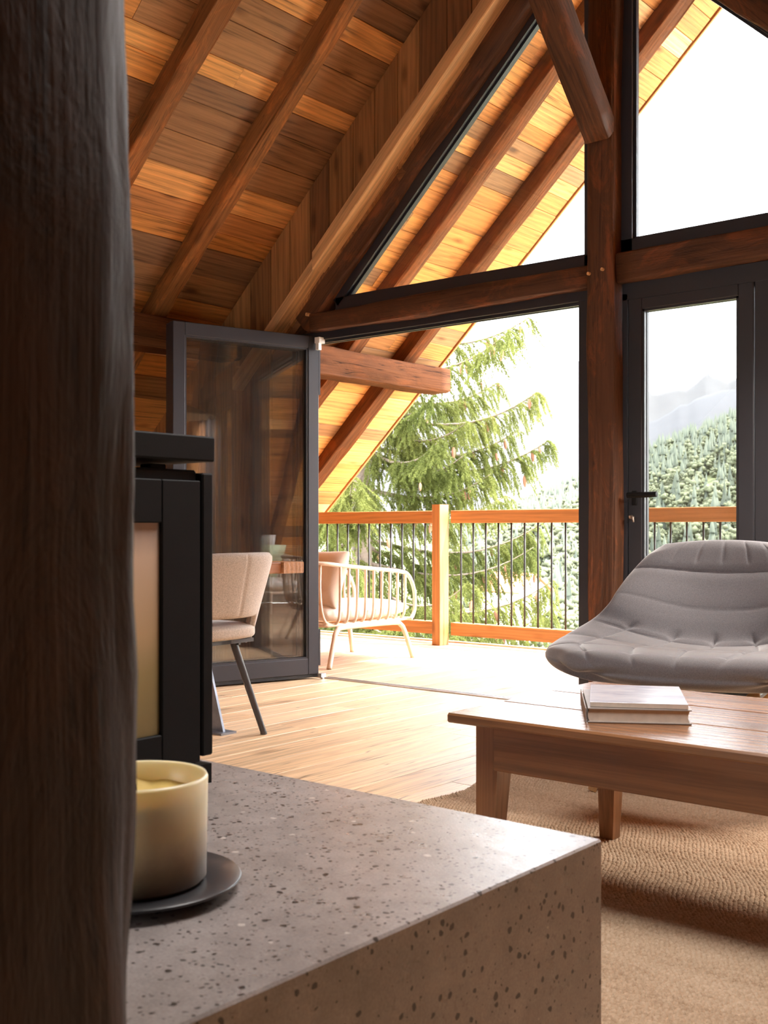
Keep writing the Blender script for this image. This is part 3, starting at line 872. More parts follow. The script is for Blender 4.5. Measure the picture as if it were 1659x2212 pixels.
# ------------------------------------------------------------------ dark post in the foreground
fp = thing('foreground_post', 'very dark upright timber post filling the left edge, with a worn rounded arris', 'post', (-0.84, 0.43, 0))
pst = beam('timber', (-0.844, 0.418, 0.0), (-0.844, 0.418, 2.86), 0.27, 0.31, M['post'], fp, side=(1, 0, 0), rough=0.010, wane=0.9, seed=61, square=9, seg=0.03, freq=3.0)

# ------------------------------------------------------------------ hearth block
hb = MB()
n = 60
hearth = thing('hearth', 'speckled brown-grey polished concrete hearth block in the foreground', 'hearth', (-1.6, 1.0, 0))
hm = MB().box((-2.6, 0.61, 0.0), (-0.785, 1.443, 0.45), c=0.003)
hb = hm.build('block', M['concrete'], hearth)

# ------------------------------------------------------------------ wood stove
sv = thing('wood_stove', 'black steel wood stove standing on the concrete hearth behind the post', 'stove', (-1.75, 1.0, 0.45))
MB().box((-2.05, 0.72, 0.492), (-1.478, 1.272, 1.004), c=0.004).build('body', M['stove'], sv)
MB().box((-2.10, 0.68, 1.019), (-1.462, 1.300, 1.0626), c=0.003).build('top_plate', M['stove'], sv)
MB().box((-2.02, 0.80, 1.004), (-1.62, 1.10, 1.019)).box((-1.60, 1.17, 1.0), (-1.575, 1.20, 1.019)).box((-1.545, 1.20, 1.0), (-1.515, 1.235, 1.014), c=0.002).build('spacer', M['stove'], sv)
MB().box((-2.05, 1.272, 0.508), (-1.464, 1.297, 0.999), c=0.003).build('rear_plate', M['stove'], sv)
dr = MB()
for a, b in (((-1.478, 0.74, 0.50), (-1.464, 0.80, 0.985)), ((-1.478, 1.184, 0.50), (-1.464, 1.268, 0.985)),
             ((-1.478, 0.80, 0.50), (-1.464, 1.184, 0.558)), ((-1.478, 0.80, 0.912), (-1.464, 1.184, 0.985))):
    dr.box(a, b, c=0.002)
dro = dr.build('door', M['stove'], sv)
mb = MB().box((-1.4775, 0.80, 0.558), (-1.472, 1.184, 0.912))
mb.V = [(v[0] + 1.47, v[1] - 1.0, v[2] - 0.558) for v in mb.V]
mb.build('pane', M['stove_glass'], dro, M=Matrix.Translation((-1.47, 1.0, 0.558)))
MB().box((-1.95, 1.12, 0.452), (-1.50, 1.298, 0.458)).box((-1.52, 1.25, 0.458), (-1.47, 1.298, 0.492)).build('foot', M['stove'], sv)
MB().box((-1.95, 0.75, 0.452), (-1.52, 0.80, 0.492)).build('foot', M['stove'], sv)

# ------------------------------------------------------------------ candle on slate plate
CX, CY = -1.119, 0.865
pl = MB().lathe([(0.0, 0.452), (0.07, 0.452), (0.08, 0.456), (0.128, 0.464), (0.130, 0.466), (0.128, 0.468), (0.08, 0.462), (0.0, 0.462)], 56, Matrix.Translation((CX, CY, 0)))
plo = pl.build('plate', M['plate'], M=None, smooth=True)
tag(plo, 'dark round slate-coloured plate under the large candle on the hearth', 'plate')
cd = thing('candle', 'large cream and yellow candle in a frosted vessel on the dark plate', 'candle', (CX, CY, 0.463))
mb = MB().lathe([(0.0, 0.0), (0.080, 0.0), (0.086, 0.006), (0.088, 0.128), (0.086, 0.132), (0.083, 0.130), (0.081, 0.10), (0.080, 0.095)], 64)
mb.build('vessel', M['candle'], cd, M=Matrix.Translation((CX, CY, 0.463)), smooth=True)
mb = MB(); V, F = lathe_vf([(0.0, 0.098), (0.03, 0.098), (0.05, 0.1), (0.07, 0.103), (0.0812, 0.108)], 48)
V = [(v[0], v[1], v[2] + 0.006 * mnoise.noise((v[0] * 40, v[1] * 40, 3))) for v in V]
mb.add(V, F); mb.build('wax', M['wax'], cd, M=Matrix.Translation((CX, CY, 0.463)), smooth=True)
for k in range(3):
    a = 2.1 * k + 0.4
    MB().tube([(0.035 * math.cos(a), 0.035 * math.sin(a), 0.095), (0.037 * math.cos(a), 0.035 * math.sin(a), 0.112)], 0.0015, 6).build('wick', M['hole'], cd, M=Matrix.Translation((CX, CY, 0.463)))

# ------------------------------------------------------------------ jute rug
RX0, RX1, RY0, RY1 = -2.2, 0.9, 1.46, 3.75
def rug_edge(y): return RX0 + 0.018 * math.sin(y * 7.0) + 0.012 * math.sin(y * 17)
rug = thing('jute_rug', 'beige woven jute rug under the coffee table', 'rug', (RX0, RY0, 0.001))
ny = 60
V = []; F = []
for k in range(ny + 1):
    y = RY0 + (RY1 - RY0) * k / ny
    V += [(rug_edge(y), y, 0.001), (rug_edge(y), y, 0.008), (RX1, y, 0.008), (RX1, y, 0.001)]
for k in range(ny):
    for j in range(3):
        F.append((4 * k + j, 4 * k + j + 1, 4 * k + 5 + j, 4 * k + 4 + j))
MB().add(V, F).build('backing', M['rug'], rug)
# loops of yarn: low domes in braided rows (rows run along X)
pitch_x, pitch_y = 0.0118, 0.0100
dome = np.array([(-1, 0, 0), (-0.45, -0.95, 0), (0.45, -0.95, 0), (1, 0, 0), (0.45, 0.95, 0), (-0.45, 0.95, 0), (-0.4, 0, 0.9), (0.4, 0, 1.0)])
dface = np.array([(0, 1, 6), (1, 7, 6), (1, 2, 7), (2, 3, 7), (3, 4, 7), (4, 6, 7), (4, 5, 6), (5, 0, 6)])
ys = np.arange(RY0, RY1, pitch_y)
pts = []
for r_, y in enumerate(ys):
    x0 = rug_edge(y) + (0.5 * pitch_x if r_ % 2 else 0)
    xs = np.arange(x0, 0.35, pitch_x)
    pts.append(np.stack([xs, np.full_like(xs, y)], 1))
pts = np.concatenate(pts); keep = (0.7694 * pts[:, 0] + 0.6387 * pts[:, 1]) / np.maximum(0.2, (-0.6387 * pts[:, 0] + 0.7694 * pts[:, 1])) < 0.40
pts = pts[keep]; N = len(pts)
jx = nrng.normal(0, 0.0012, N); jy = nrng.normal(0, 0.001, N); sz = nrng.uniform(0.85, 1.2, N); tw = nrng.normal(0.45, 0.12, N)
base = dome[None, :, :] * np.stack([0.0066 * sz, 0.0049 * sz, 0.0056 * nrng.uniform(0.7, 1.25, N)], 1)[:, None, :]
ct, st = np.cos(tw), np.sin(tw)
Xr = base[:, :, 0] * ct[:, None] - base[:, :, 1] * st[:, None] + (pts[:, 0] + jx)[:, None]
Yr = base[:, :, 0] * st[:, None] + base[:, :, 1] * ct[:, None] + (pts[:, 1] + jy)[:, None]
V = np.stack([Xr - RX0, Yr - RY0, base[:, :, 2] + 0.007], 2).reshape(-1, 3)
F = (dface[None] + (np.arange(N) * 8)[:, None, None]).reshape(-1, 3)
me = mesh_np('yarn_loops', V, F, M['rug'], smooth=True)
tag(link('yarn_loops', me, rug, Matrix.Translation((RX0, RY0, 0.001))), kind='stuff')
fr = MB()                                    # frayed edge binding on the left side
for k in range(230):
    y = RY0 + (RY1 - RY0) * k / 230 + rng.uniform(-0.002, 0.002)
    e = rug_edge(y)
    fr.tube([(e + 0.012, y, 0.006), (e - 0.004, y + 0.002, 0.016 + rng.uniform(0, 0.004)), (e - 0.016, y + 0.004, 0.004)], 0.0055, 5)
tag(fr.build('edge_binding', M['rug'], rug, smooth=True), kind='stuff')

# ------------------------------------------------------------------ coffee table
ct_ = thing('coffee_table', 'brown wooden coffee table with tapered legs on the jute rug', 'table', (-0.97, 2.56, 0.012))
TZ = 0.45; TX0, TX1, TY0, TY1 = -1.62, -0.30, 2.195, 2.935
wd = (TY1 - TY0) / 3
for k in range(3):
    plank('top_board', TX1 - TX0, wd - 0.0012, 0.024, axes_M((TX0 + rng.uniform(-0.001, 0.001), TY0 + wd * (k + 0.5), TZ - 0.024), (1, 0, 0), ez=(0, 0, 1)), M['table'], ct_, 0.005)
for (xa, ya) in ((-1.53, 2.265), (-1.53, 2.865), (-0.39, 2.265), (-0.39, 2.865)):
    sx = -1 if xa < -1 else 1; sy = -1 if ya < 2.5 else 1
    V = []
    for (z, h_) in ((0.012, 0.021), (0.31, 0.031), (TZ - 0.024, 0.031)):
        cx_ = xa + sx * (0.031 - h_) ; cy_ = ya + sy * (0.031 - h_)
        V += [(cx_ - h_, cy_ - h_, z), (cx_ + h_, cy_ - h_, z), (cx_ + h_, cy_ + h_, z), (cx_ - h_, cy_ + h_, z)]
    F = [(0, 3, 2, 1), (8, 9, 10, 11)] + [(4 * r_ + i, 4 * r_ + (i + 1) % 4, 4 * r_ + 4 + (i + 1) % 4, 4 * r_ + 4 + i) for r_ in (0, 1) for i in range(4)]
    o = MB().add([axes_M((xa, ya, 0.012), (0, 0, 1), ey=(0, 1, 0)).inverted() @ Vector(v) for v in V], F).build('leg', M['table'], ct_, M=axes_M((xa, ya, 0.012), (0, 0, 1), ey=(0, 1, 0)))
for (ya) in (2.243, 2.865):
    plank('apron', 1.08, 0.105, 0.022, axes_M((-1.50, ya, 0.372), (1, 0, 0), ey=(0, 0, 1)), M['table'], ct_)
for (xa) in (-1.53, -0.39):
    plank('apron', 0.54, 0.105, 0.022, axes_M((xa - 0.011, 2.296, 0.372), (0, 1, 0), ey=(0, 0, 1)), M['table'], ct_)

# ------------------------------------------------------------------ books
def m_cover():
    n = NT('book_cover_print'); tc = n.n('ShaderNodeTexCoord').outputs['Object']
    f = n.noise(n.mapv(tc, (6, 14, 1)), 1.0, 5, 0.6)
    c = n.ramp(f, [(0.35, (0.50, 0.52, 0.62)), (0.5, (0.72, 0.72, 0.80)), (0.68, (0.85, 0.83, 0.85))])
    return n.set(Base_Color=c, Roughness=0.15, Specular_IOR_Level=0.6)
M['cover'] = m_cover()
M['board_cover'] = m_plain('book_board', (0.36, 0.31, 0.28), 0.5)
fw = Vector((-0.6387, 0.7694, 0)); rt = Vector((0.7694, 0.6387, 0))
def book(name, label, base, ang, W, D, T, soft):
    a = R(ang)
    ux = (rt * math.cos(a) - fw * math.sin(a)); Mx = axes_M(base, ux, ez=(0, 0, 1))
    root = link(name, None, None, Mx); tag(root, label, 'book', 'books on the coffee table')
    ct = 0.0012 if soft else 0.003
    mb = MB().box((0, 0, T - ct), (W, D, T), c=0.0005); mb.build('cover', M['cover'] if soft else M['board_cover'], root, M=Mx)
    mb = MB().box((0, 0, 0), (W, D, ct), c=0.0005); mb.build('back_cover', M['board_cover'], root, M=Mx)
    V = []; F = []
    ins = 0.0 if soft else 0.004
    k = 9
    for i in range(k + 1):
        t = i / k; z = ct + (T - 2 * ct) * t
        bul = 0.004 * math.sin(math.pi * t) * (0 if soft else 1)
        V += [(ins - bul, ins, z), (W - ins - bul, ins, z), (W - ins - bul, D - ins, z), (ins - bul, D - ins, z)]
    for i in range(k):
        for j in range(4): F.append((4 * i + j, 4 * i + (j + 1) % 4, 4 * i + 4 + (j + 1) % 4, 4 * i + 4 + j))
    F += [(3, 2, 1, 0), tuple(range(4 * k, 4 * k + 4))]
    MB().add(V, F).build('page_block', M['paper'], root, M=Mx)
    if not soft:
        MB().box((-0.006, 0, 0), (-0.003, D, T), c=0.001).build('spine', M['board_cover'], root, M=Mx)
    else:
        MB().box((-0.001, 0, 0), (0.0, D, T)).build('spine', M['cover'], root, M=Mx)
    return root
bp = Vector((-1.283, 2.29, TZ + 0.001))
book('hardback_book', 'thick grey-brown hardback book lying under the thin one on the coffee table', bp, 8, 0.236, 0.31, 0.034, False)
book('paperback_book', 'thin glossy pale-covered book on top of the thicker book', bp + Vector((0, 0, 0.0345)) + fw * 0.012 + rt * 0.008, 11, 0.222, 0.30, 0.012, True)

# ------------------------------------------------------------------ quilted lounge chair
def lerp_rows(rows, t):
    ts = np.linspace(0, 1, len(rows)); rows = np.array(rows)
    # smooth (Catmull-Rom) interpolation column-wise
    i = min(int(t * (len(rows) - 1)), len(rows) - 2); f = t * (len(rows) - 1) - i
    p0 = rows[max(0, i - 1)]; p1 = rows[i]; p2 = rows[i + 1]; p3 = rows[min(len(rows) - 1, i + 2)]
    return 0.5 * (2 * p1 + (p2 - p0) * f + (2 * p0 - 5 * p1 + 4 * p2 - p3) * f * f + (3 * p1 - p0 - 3 * p2 + p3) * f ** 3)


# forward, height, half width, side lift, side forward wrap, half thickness
ROWS = [(0.44, 0.425, 0.335, 0.000, -0.09, 0.045), (0.38, 0.440, 0.43, 0.005, -0.08, 0.060), (0.25, 0.445, 0.51, 0.010, -0.045, 0.063),
        (0.09, 0.432, 0.525, 0.045, 0.0, 0.060), (-0.08, 0.425, 0.49, 0.095, 0.04, 0.056), (-0.20, 0.45, 0.43, 0.12, 0.08, 0.052),
        (-0.265, 0.54, 0.385, 0.08, 0.12, 0.05), (-0.32, 0.64, 0.365, 0.03, 0.13, 0.05), (-0.365, 0.73, 0.338, 0.0, 0.10, 0.052),
        (-0.40, 0.812, 0.285, -0.01, 0.07, 0.056), (-0.415, 0.858, 0.225, -0.012, 0.05, 0.05)]
NU, NV = 150, 190
us = np.linspace(-1, 1, NU + 1); vs = np.linspace(0, 1, NV + 1)
us = np.sign(us) * (1 - (1 - np.abs(us)) ** 1.5) ** 1.0
vs = 0.5 - 0.5 * np.cos(np.pi * vs); vs = 0.55 * vs + 0.45 * np.linspace(0, 1, NV + 1)
mid = np.zeros((NV + 1, NU + 1, 3)); th = np.zeros((NV + 1, NU + 1))
for j, v in enumerate(vs):
    f_, z_, w_, lf, wr, t_ = lerp_rows(ROWS, v)
    au = np.abs(us) ** 2.2
    mid[j, :, 0] = us * w_; mid[j, :, 1] = f_ + au * wr; mid[j, :, 2] = z_ + au * lf
    ev = max(0.0, 1 - (abs(2 * v - 1)) ** 14)
    th[j] = t_ * np.sqrt(np.clip(1 - np.abs(us) ** 7, 0, 1)) * math.sqrt(ev)
du = np.gradient(mid, axis=1); dv = np.gradient(mid, axis=0)
nr = np.cross(dv, du); nr /= np.maximum(np.linalg.norm(nr, axis=2, keepdims=True), 1e-9)
if nr[NV // 4, NU // 2, 2] < 0: nr = -nr
# quilting grooves
U, VV = np.meshgrid(us, vs)
gro = np.zeros_like(U)
def groove(dist, w, depth): return depth * (0.55 * np.exp(-(dist / (0.32 * w)) ** 2) + 0.45 * np.exp(-(dist / (1.9 * w)) ** 2))
seat = np.clip((0.56 - VV) / 0.05, 0, 1); back = np.clip((VV - 0.60) / 0.06, 0, 1)
for v0 in (0.20, 0.335, 0.46):
    gro = np.maximum(gro, groove(VV - v0 - 0.02 * np.abs(U), 0.011, 0.017) * np.clip(1.15 - np.abs(U) ** 6, 0, 1))
for u0 in (-0.74, -0.36, 0.0, 0.36, 0.74):
    gro = np.maximum(gro, groove(U - u0, 0.028, 0.015) * seat * np.where(VV > 0.10, 1, 0.45))
for v0, dp in ((0.64, 0.004), (0.79, 0.012)):
    gro = np.maximum(gro, groove(VV - v0 - 0.035 * U * U, 0.011, dp))
for u0 in (-0.62, -0.32, 0.0, 0.32, 0.62):
    gro = np.maximum(gro, groove(U - u0, 0.02, 0.0035) * np.clip((VV - 0.81) / 0.03, 0, 1))
edge = np.clip(th / 0.03, 0, 1)
top = mid + nr * (th - gro * edge)[..., None]
bot = mid - nr * (th * 0.9)[..., None]
V = np.concatenate([top.reshape(-1, 3), bot.reshape(-1, 3)])
nq = (NU + 1) * (NV + 1)
I = np.arange(nq).reshape(NV + 1, NU + 1)
Q = np.stack([I[:-1, :-1], I[:-1, 1:], I[1:, 1:], I[1:, :-1]], -1).reshape(-1, 4)
b1 = np.concatenate([I[0, :], I[1:, -1], I[-1, -2::-1], I[-2:0:-1, 0]])
rim = np.stack([b1, np.roll(b1, -1), np.roll(b1, -1) + nq, b1 + nq], -1)
F = np.concatenate([Q[:, ::-1], Q + nq, rim[:, ::-1]])
chair_f = Vector((0.20, -0.98, 0)).normalized()
lc = Matrix.Translation((-1.615, 3.70, 0.0)) @ Matrix.Rotation(math.atan2(chair_f.y, chair_f.x) - math.pi / 2, 4, 'Z')
lch = link('lounge_chair', None, None, lc); tag(lch, 'grey quilted shell lounge chair with wooden legs behind the coffee table', 'armchair')
me = mesh_np('shell', V, F, M['grey_fabric'], smooth=True)
link('shell', me, lch, lc)
for (lx, ly) in ((0.26, 0.24), (-0.26, 0.24), (0.22, -0.2), (-0.22, -0.2)):
    sx = 1 if lx > 0 else -1; sy = 1 if ly > 0 else -1
    MB().tube([(lx * 0.75, ly * 0.7, 0.36), (lx + 0.05 * sx, ly + 0.06 * sy, 0.014)], [0.022, 0.014], 14).build('leg', M['beech'], lch, M=lc, smooth=True)
MB().box((-0.2, -0.18, 0.325), (0.2, 0.2, 0.345), c=0.004).build('base_frame', M['leg_metal'], lch, M=lc)

# ------------------------------------------------------------------ dining chair and table
dcM = Matrix.Translation((-3.70, 3.19, 0)) @ Matrix.Rotation(R(90 + 4), 4, 'Z')      # local +y (forward) points to -X
dch = link('dining_chair', None, None, dcM); tag(dch, 'beige boucle dining chair with dark metal legs pushed under the dining table', 'chair')
na, nb = 60, 40
A = np.linspace(-1, 1, na + 1); B = np.linspace(0, 1, nb + 1)
mid = np.zeros((nb + 1, na + 1, 3)); th = np.zeros((nb + 1, na + 1))
for i, a in enumerate(A):
    aa = abs(a)
    s = min(1, max(0, (aa - 0.52) / 0.22)); s = s * s * (3 - 2 * s)
    zb = 0.525 - s * 0.122
    zt = 0.805 - 0.012 * aa ** 4
    for j, b in enumerate(B):
        z = zb + (zt - zb) * b
        hgt = (z - 0.42) / 0.385
        w = 0.205 + 0.035 * hgt
        ang = a * 1.12
        xx = w * (0.85 * math.sin(ang) / math.sin(1.12) + 0.15 * a)
        yy = -0.20 - 0.085 * hgt + 0.20 * (1 - math.cos(ang)) * (1.05 - 0.35 * hgt)
        mid[j, i] = (xx, yy, z)
        th[j, i] = 0.022 * math.sqrt(max(0, 1 - abs(a) ** 16)) * math.sqrt(max(0, 1 - abs(2 * b - 1) ** 10))
du = np.gradient(mid, axis=1); dv = np.gradient(mid, axis=0)
nr = np.cross(du, dv); nr /= np.maximum(np.linalg.norm(nr, axis=2, keepdims=True), 1e-9)
gro = 0.004 * np.exp(-((A[None, :]) / 0.02) ** 2) * np.ones((nb + 1, 1))
o1 = mid + nr * th[..., None]; o2 = mid - nr * th[..., None]
ctr = np.array([0, 0.15, 0.6])
outer, inner = (o1, o2) if (np.linalg.norm(o1[nb // 2, na // 2] - ctr) > np.linalg.norm(o2[nb // 2, na // 2] - ctr)) else (o2, o1)
sg = 1 if outer is o1 else -1
outer = outer - sg * nr * (gro * (th > 0.01))[..., None]
nq = (na + 1) * (nb + 1); I = np.arange(nq).reshape(nb + 1, na + 1)
Q = np.stack([I[:-1, :-1], I[:-1, 1:], I[1:, 1:], I[1:, :-1]], -1).reshape(-1, 4)
b1 = np.concatenate([I[0, :], I[1:, -1], I[-1, -2::-1], I[-2:0:-1, 0]])
rim = np.stack([b1, np.roll(b1, -1), np.roll(b1, -1) + nq, b1 + nq], -1)
link('backrest', mesh_np('backrest', np.concatenate([outer.reshape(-1, 3), inner.reshape(-1, 3)]), np.concatenate([Q, Q[:, ::-1] + nq, rim]), M['boucle'], True), dch, dcM)
# seat: rounded cushion
ns, nt = 40, 24
V = []; F = []
for i in range(nt + 1):
    t = -1 + 2 * i / nt
    zz = 0.46 + 0.038 * math.copysign(abs(t) ** 1.0, t)
    rr = (1 - abs(t) ** 4) ** 0.25 if abs(t) < 1 else 0
    for k in range(ns):
        a = 2 * math.pi * k / ns
        ca, sa = math.cos(a), math.sin(a)
        V.append((0.215 * rr * math.copysign(abs(ca) ** 0.55, ca), 0.02 + 0.23 * rr * math.copysign(abs(sa) ** 0.55, sa), zz + 0.008 * (1 - rr)))
for i in range(nt):
    for k in range(ns):
        F.append((i * ns + k, i * ns + (k + 1) % ns, (i + 1) * ns + (k + 1) % ns, (i + 1) * ns + k))
MB().add(V, F).build('seat', M['boucle'], dch, M=dcM, smooth=True)
MB().box((-0.17, -0.17, 0.412), (0.17, -0.135, 0.428)).box((-0.17, 0.135, 0.412), (0.17, 0.17, 0.428)).box((-0.03, -0.17, 0.412), (0.03, 0.17, 0.426)).box((-0.1, -0.16, 0.402), (-0.085, -0.145, 0.412)).box((0.085, -0.16, 0.402), (0.1, -0.145, 0.412)).build('seat_frame', M['leg_metal'], dch, M=dcM)
for sx in (-1, 1):
    for sy in (-1, 1):
        MB().tube([(0.11 * sx, 0.10 * sy, 0.42), (0.205 * sx, 0.195 * sy, 0.012)], [0.0165, 0.0135], 14).tube([(0.205 * sx, 0.195 * sy, 0.012), (0.207 * sx, 0.197 * sy, 0.0)], 0.0145, 14).build('leg', M['leg_metal'], dch, M=dcM, smooth=False)

dt = thing('dining_table', 'long wooden dining table with a breadboard end and steel feet', 'table', (-4.0, 2.75, 0))
for k in range(4):
    plank('top_board', 1.85, 0.222, 0.05, axes_M((-3.57 - 0.225 * (k + 0.5), 1.72, 0.703), (0, 1, 0), ez=(0, 0, 1)), M['dining'], dt, 0.004)
plank('end_board', 0.905, 0.13, 0.052, axes_M((-4.462, 3.638, 0.702), (1, 0, 0), ez=(0, 0, 1)), M['dining'], dt, 0.004)
for y in (3.31, 2.0):
    f = MB()
    f.box((-4.32, y - 0.045, 0.0), (-3.635, y + 0.045, 0.009))
    for (xa, xb, s) in ((-3.665, -3.93, 1), (-4.30, -4.07, -1)):
        q = [(xa, 0.008), (xa - 0.14 * s, 0.008), (xb - 0.03 * s, 0.70), (xb + 0.04 * s, 0.70)]
        slab(f, q, y - 0.006, y + 0.006)
    f.build('leg', M['galv'], dt)

# ------------------------------------------------------------------ deck railing
rl = thing('deck_railing', 'orange larch railing with thin black metal balusters at the deck edge', 'railing', (-5.3, 7.09, 0))
def rail_bar(xa, xb, z0, z1, nm):
    plank(nm, xb - xa, z1 - z0, 0.075, axes_M((xa, 7.09 + 0.0375, (z0 + z1) / 2), (1, 0, 0), ez=(0, -1, 0)), M['rail'], rl, 0.004)
posts = [-7.6, -5.215, -1.45, 1.3]
for k, xp in enumerate(posts):
    plank('post', 1.10, 0.078, 0.12, axes_M((xp, 7.035, 0.0), (0, 0, 1), ey=(-1, 0, 0)), M['rail'], rl, 0.004)
    if xp == -5.215:
        MB().tube([(xp + 0.012, 7.022, 1.02), (xp + 0.012, 7.034, 1.02)], 0.012, 12).build('bolt', M['alu'], rl)
for a, b in zip(posts[:-1], posts[1:]):
    rail_bar(a + 0.045, b - 0.045, 0.955, 1.055, 'top_rail')
    rail_bar(a + 0.045, b - 0.045, 0.07, 0.17, 'bottom_rail')
    nb_ = int(round((b - a - 0.09) / 0.114)); st_ = (b - a) / nb_
    for k in range(1, nb_):
        xx = a + st_ * k
        MB().tube([(xx, 7.09, 0.165), (xx, 7.09, 0.96)], 0.0075, 8).build('baluster', M['iron'], rl, smooth=True)

# ------------------------------------------------------------------ outdoor tube chair
def soft_box(name, size, loc, rot, mat, parent=None, M0=None, puff=0.6, p=5.0, n=22, corner=0.0):
    """stuffed cushion, rounded closed surface"""
    V = []; F = []
    for side in (1, -1):
        for i in range(n + 1):
            for j in range(n + 1):
                a = -1 + 2 * i / n; b = -1 + 2 * j / n
                a_ = math.copysign(1 - (1 - abs(a)) ** 1.6, a); b_ = math.copysign(1 - (1 - abs(b)) ** 1.6, b)
                t = ((1 - abs(a_) ** p) * (1 - abs(b_) ** p))
                h = t ** 0.42
                k = 1 - 0.06 * (1 - abs(b_) ** 2) * (abs(a_) ** 4) * corner - 0.0
                k2 = 1 - 0.06 * (1 - abs(a_) ** 2) * (abs(b_) ** 4) * corner
                wr = 0.02 * mnoise.noise((a_ * 3, b_ * 3, side + size[0] * 9)) * h
                V.append((a_ * k * size[0] / 2, b_ * k2 * size[1] / 2, side * (h + wr) * size[2] / 2))
    m = (n + 1) ** 2
    for s in (0, 1):
        for i in range(n):
            for j in range(n):
                a = s * m + i * (n + 1) + j
                f = (a, a + n + 1, a + n + 2, a + 1)
                F.append(f if s == 0 else f[::-1])
    Mx = (M0 or Matrix.Identity(4)) @ Matrix.Translation(loc) @ rot
    me = mesh_np(name, V, F, mat, True)
    import bmesh
    bm = bmesh.new(); bm.from_mesh(me); bmesh.ops.remove_doubles(bm, verts=bm.verts, dist=0.0006); bmesh.ops.recalc_face_normals(bm, faces=bm.faces); bm.to_mesh(me); bm.free()
    return link(name, me, parent, Mx)


def rxyz(x=0, y=0, z=0): return Matrix.Rotation(R(z), 4, 'Z') @ Matrix.Rotation(R(y), 4, 'Y') @ Matrix.Rotation(R(x), 4, 'X')


ocM = Matrix.Translation((-5.13, 5.70, 0.0))
och = link('outdoor_chair', None, None, ocM)
tag(och, 'cream tube-and-slat outdoor chair by the railing beyond the open door', 'chair')
# U-shaped top rail
railpts = smooth_path([(0.285, 0.43, 0.27), (0.285, 0.475, 0.34), (0.285, 0.468, 0.48), (0.285, 0.40, 0.585), (0.285, 0.30, 0.612), (0.285, 0.0, 0.64), (0.285, -0.28, 0.665), (0.255, -0.42, 0.68),
                       (0.16, -0.485, 0.685), (0.0, -0.49, 0.688), (-0.16, -0.485, 0.685), (-0.255, -0.42, 0.68), (-0.285, -0.28, 0.665), (-0.285, 0.0, 0.64), (-0.285, 0.30, 0.612), (-0.285, 0.40, 0.585),
                       (-0.285, 0.468, 0.48), (-0.285, 0.475, 0.34), (-0.285, 0.43, 0.27)], 5)
MB().tube(railpts, 0.0135, 10).build('top_rail', M['cream_metal'], och, M=ocM, smooth=True)
seatpts = smooth_path([(0.25, 0.44, 0.275), (0.25, 0.0, 0.275), (0.24, -0.33, 0.275), (0.2, -0.40, 0.275), (0, -0.41, 0.275), (-0.2, -0.40, 0.275), (-0.24, -0.33, 0.275), (-0.25, 0, 0.275), (-0.25, 0.44, 0.275)], 5)
MB().tube(seatpts, 0.012, 8).tube([(-0.285, 0.43, 0.275), (0.285, 0.43, 0.275)], 0.012, 8).build('seat_rail', M['cream_metal'], och, M=ocM, smooth=True)
slat_xy = [(1, y) for y in (0.40, 0.30, 0.20, 0.10, 0.0, -0.10, -0.20, -0.30)]
def slat(path):
    MB().tube(smooth_path(path, 4), 0.0095, 8).build('slat', M['cream_metal'], och, M=ocM, smooth=True)
for sx in (1, -1):
    for y in (0.37, 0.285, 0.20, 0.115, 0.03, -0.055, -0.14, -0.225, -0.31):
        zt = 0.64 - 0.09 * y
        slat([(0.283 * sx, y, zt - 0.005), (0.286 * sx, y - 0.004, 0.50), (0.283 * sx, y - 0.006, 0.36), (0.267 * sx, y - 0.006, 0.298), (0.22 * sx, y - 0.006, 0.275)])
for xx in (-0.23, -0.155, -0.078, 0.0, 0.078, 0.155, 0.23):
    yb = -0.49 + 0.10 * (abs(xx) / 0.3) ** 3
    slat([(xx, yb, 0.68), (xx, yb - 0.004, 0.52), (xx, yb + 0.012, 0.38), (xx, yb + 0.05, 0.30), (xx, yb + 0.12, 0.276)])
for k, y in enumerate((-0.2, 0.05, 0.3)):
    MB().tube([(-0.25, y, 0.272), (0.25, y, 0.272)], 0.008, 8).build('seat_bar', M['cream_metal'], och, M=ocM, smooth=True)
for sx in (1, -1):
    MB().tube(smooth_path([(0.285 * sx, 0.455, 0.0), (0.262 * sx, 0.40, 0.17), (0.252 * sx, 0.36, 0.235), (0.246 * sx, 0.27, 0.255), (0.246 * sx, -0.22, 0.255), (0.252 * sx, -0.31, 0.235), (0.262 * sx, -0.35, 0.17), (0.285 * sx, -0.42, 0.0)], 6), 0.017, 12).build('leg_arch', M['cream_metal'], och, M=ocM, smooth=True)


def copy_tree(o, M_new, label, group=None):
    c = o.copy(); COL.objects.link(c); c.matrix_basis = M_new; c['label'] = label
    if group: c['group'] = group
    for ch in list(o.children):
        d = ch.copy(); COL.objects.link(d); d.parent = c
    return c


def cushions(M0, seatlab, backlab, backmat='pillow_beige'):
    s = soft_box('seat_cushion', (0.50, 0.86, 0.13), (0, 0.03, 0.352), rxyz(), M['cushion'], None, M0)
    tag(s, seatlab, 'cushion')
    if backlab:
        b = soft_box('pillow', (0.50, 0.40, 0.16), (0, -0.25, 0.57), rxyz(x=70), M[backmat], None, M0, p=4, corner=1.0)
        tag(b, backlab, 'pillow')


